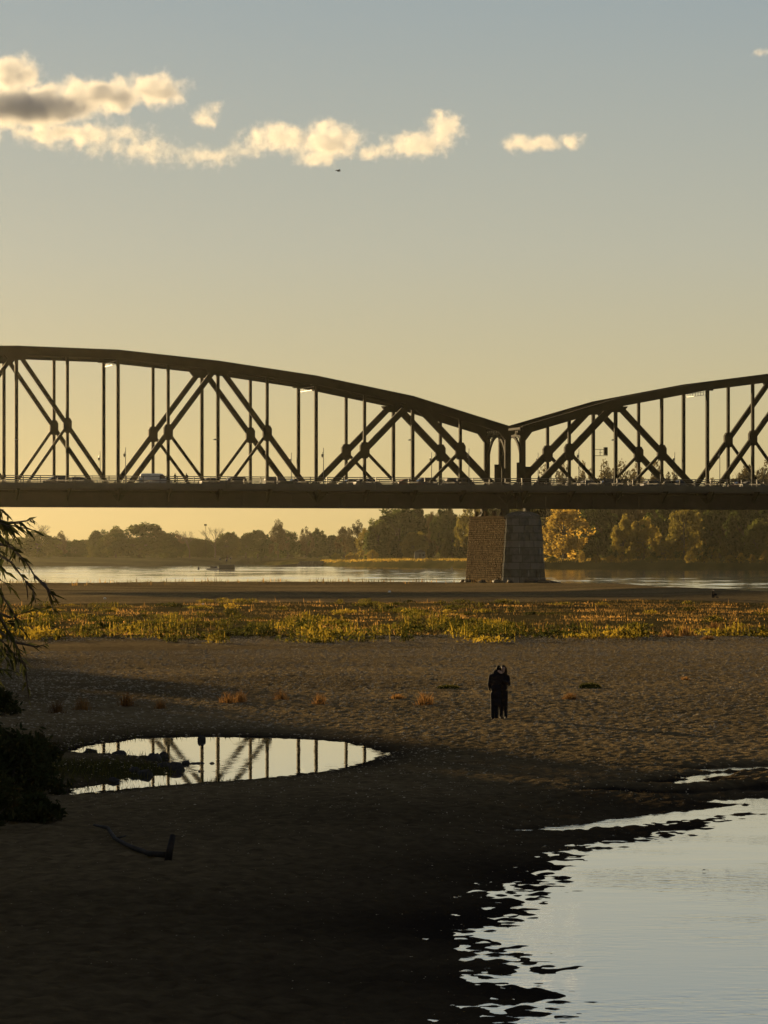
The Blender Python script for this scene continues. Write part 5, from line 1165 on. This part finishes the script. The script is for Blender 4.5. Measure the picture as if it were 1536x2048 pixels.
# ------------------------------------------------------------------ clouds: real volumes far out, lit by the sun
CY_ = 9000.0
def cloud(label, lobes, dens, amp, nscale, seed, warp=.35):
    """lobes: (px, py, rx, ry, weight) in photo pixels at the clouds' distance"""
    k = CY_ / FPX; P = [(at(x, y, CY_), rx * k, ry * k, w) for x, y, rx, ry, w in lobes]
    c0 = sum((p[0] for p in P), Vector()) / len(P)
    x0 = min(p.x - rx * 1.5 for p, rx, ry, w in P) - c0.x; x1 = max(p.x + rx * 1.5 for p, rx, ry, w in P) - c0.x; z0 = min(p.z - ry * 1.7 for p, rx, ry, w in P) - c0.z; z1 = max(p.z + ry * 1.7 for p, rx, ry, w in P) - c0.z
    dy = max(math.sqrt(rx * ry) for p, rx, ry, w in P) * 1.2
    m, nt, out = nmat('cloud'); Lk = nt.links; tc = N(nt, 'ShaderNodeTexCoord')
    def vm(op, a, b=None, s=None):
        n = N(nt, 'ShaderNodeVectorMath', operation=op)
        for i, v in enumerate((a, b)):
            if v is None: continue
            if hasattr(v, 'is_linked') or hasattr(v, 'links'): Lk.new(v, n.inputs[i])
            else: n.inputs[i].default_value = v
        if s is not None: n.inputs['Scale'].default_value = s
        return n
    def mt(op, a, b=None, c=None, clamp=False):
        n = N(nt, 'ShaderNodeMath', operation=op); n.use_clamp = clamp
        for i, v in enumerate((a, b, c)):
            if v is None: continue
            if isinstance(v, (int, float)): n.inputs[i].default_value = v
            else: Lk.new(v, n.inputs[i])
        return n.outputs[0]
    off = vm('ADD', tc.outputs['Object'], (seed * 713.0, seed * 217.0, seed * 91.0)).outputs[0]
    wn_ = N(nt, 'ShaderNodeTexNoise'); wn_.inputs['Scale'].default_value = 1.0 / (nscale * 2.2); wn_.inputs['Detail'].default_value = 2; Lk.new(off, wn_.inputs['Vector'])
    wv = vm('SCALE', vm('SUBTRACT', wn_.outputs['Color'], (.5, .5, .5)).outputs[0], None, nscale * warp * 2).outputs[0]
    pos = vm('ADD', tc.outputs['Object'], wv).outputs[0]
    env = None
    for p, rx, ry, w in P:
        q = p - c0; d = vm('SUBTRACT', pos, tuple(q)); s_ = vm('MULTIPLY', d.outputs[0], (1 / rx, 1 / math.sqrt(rx * ry), 1 / ry)); ln = vm('LENGTH', s_.outputs[0]).outputs['Value']
        e1 = mt('MULTIPLY_ADD', ln, -1.0 * w, w); env = e1 if env is None else mt('SMOOTH_MAX', env, e1, .25)
    no = N(nt, 'ShaderNodeTexNoise'); no.inputs['Scale'].default_value = 1.0 / nscale; no.inputs['Detail'].default_value = 7; no.inputs['Roughness'].default_value = .62; Lk.new(off, no.inputs['Vector'])
    f = mt('ADD', env, mt('MULTIPLY_ADD', no.outputs['Fac'], amp, -.5 * amp - .12)); f = mt('MULTIPLY', f, 1.7, None, True); f = mt('MULTIPLY', mt('MULTIPLY', f, f), dens)
    v = N(nt, 'ShaderNodeVolumeScatter'); v.inputs['Color'].default_value = (1, .95, .84, 1); v.inputs['Anisotropy'].default_value = .24; Lk.new(f, v.inputs['Density']); Lk.new(v.outputs[0], out.inputs['Volume'])
    o = MB().box((x0, -dy, z0), (x1, dy, z1)).build('cloud', m, None, False, tuple(c0)); return tag(o, label, 'cloud', 'evening clouds')
cloud('largest cloud at the left edge with a grey-brown core', [(20, 150, 90, 50, 1), (50, 212, 200, 48, 1.5), (200, 190, 135, 44, 1.1), (310, 180, 80, 44, .95), (140, 266, 200, 32, .62)], .029, 2.1, 44, 1, .6)
cloud('small upright cloud right of the largest one', [(412, 236, 40, 30, .9), (432, 215, 26, 22, .7)], .020, 2.1, 30, 2, .6)
cloud('thin wispy cloud under the small upright one', [(290, 302, 90, 34, .72), (410, 312, 100, 28, .74), (200, 290, 80, 30, .60), (490, 302, 70, 22, .62)], .011, 2.5, 30, 3, .8)
cloud('bright puffy cloud in the middle of the row', [(560, 277, 95, 38, .9), (660, 282, 85, 50, 1.1), (640, 312, 64, 30, .8), (740, 304, 55, 20, .66)], .024, 2.1, 34, 4, .6)
cloud('bright cloud with a raised right tip, right of the puffy one', [(840, 288, 90, 32, .95), (888, 256, 50, 42, .98), (790, 300, 55, 22, .66)], .024, 2.1, 32, 5, .6)
cloud('long flat loaf-shaped cloud farthest right in the row', [(1040, 286, 46, 24, .95), (1090, 288, 60, 22, .95), (1140, 284, 42, 24, .9)], .024, 1.8, 28, 6, .5)
cloud('tiny cloud scrap at the upper right edge', [(1528, 106, 34, 13, .8)], .018, 1.8, 26, 7, .5)

# ------------------------------------------------------------------ evening haze over the river
m, nt, out = nmat('haze'); v = N(nt, 'ShaderNodeVolumePrincipled'); v.inputs['Color'].default_value = (1.0, .92, .66, 1); v.inputs['Density'].default_value = 1.75e-5; v.inputs['Anisotropy'].default_value = .87
nt.links.new(v.outputs[0], out.inputs['Volume']); m.cycles.homogeneous_volume = True
hb = MB().box((-4600, -40, -4), (4600, 3200, 42)).build('haze', m); tag(hb, 'pale evening haze over the river', kind='stuff')
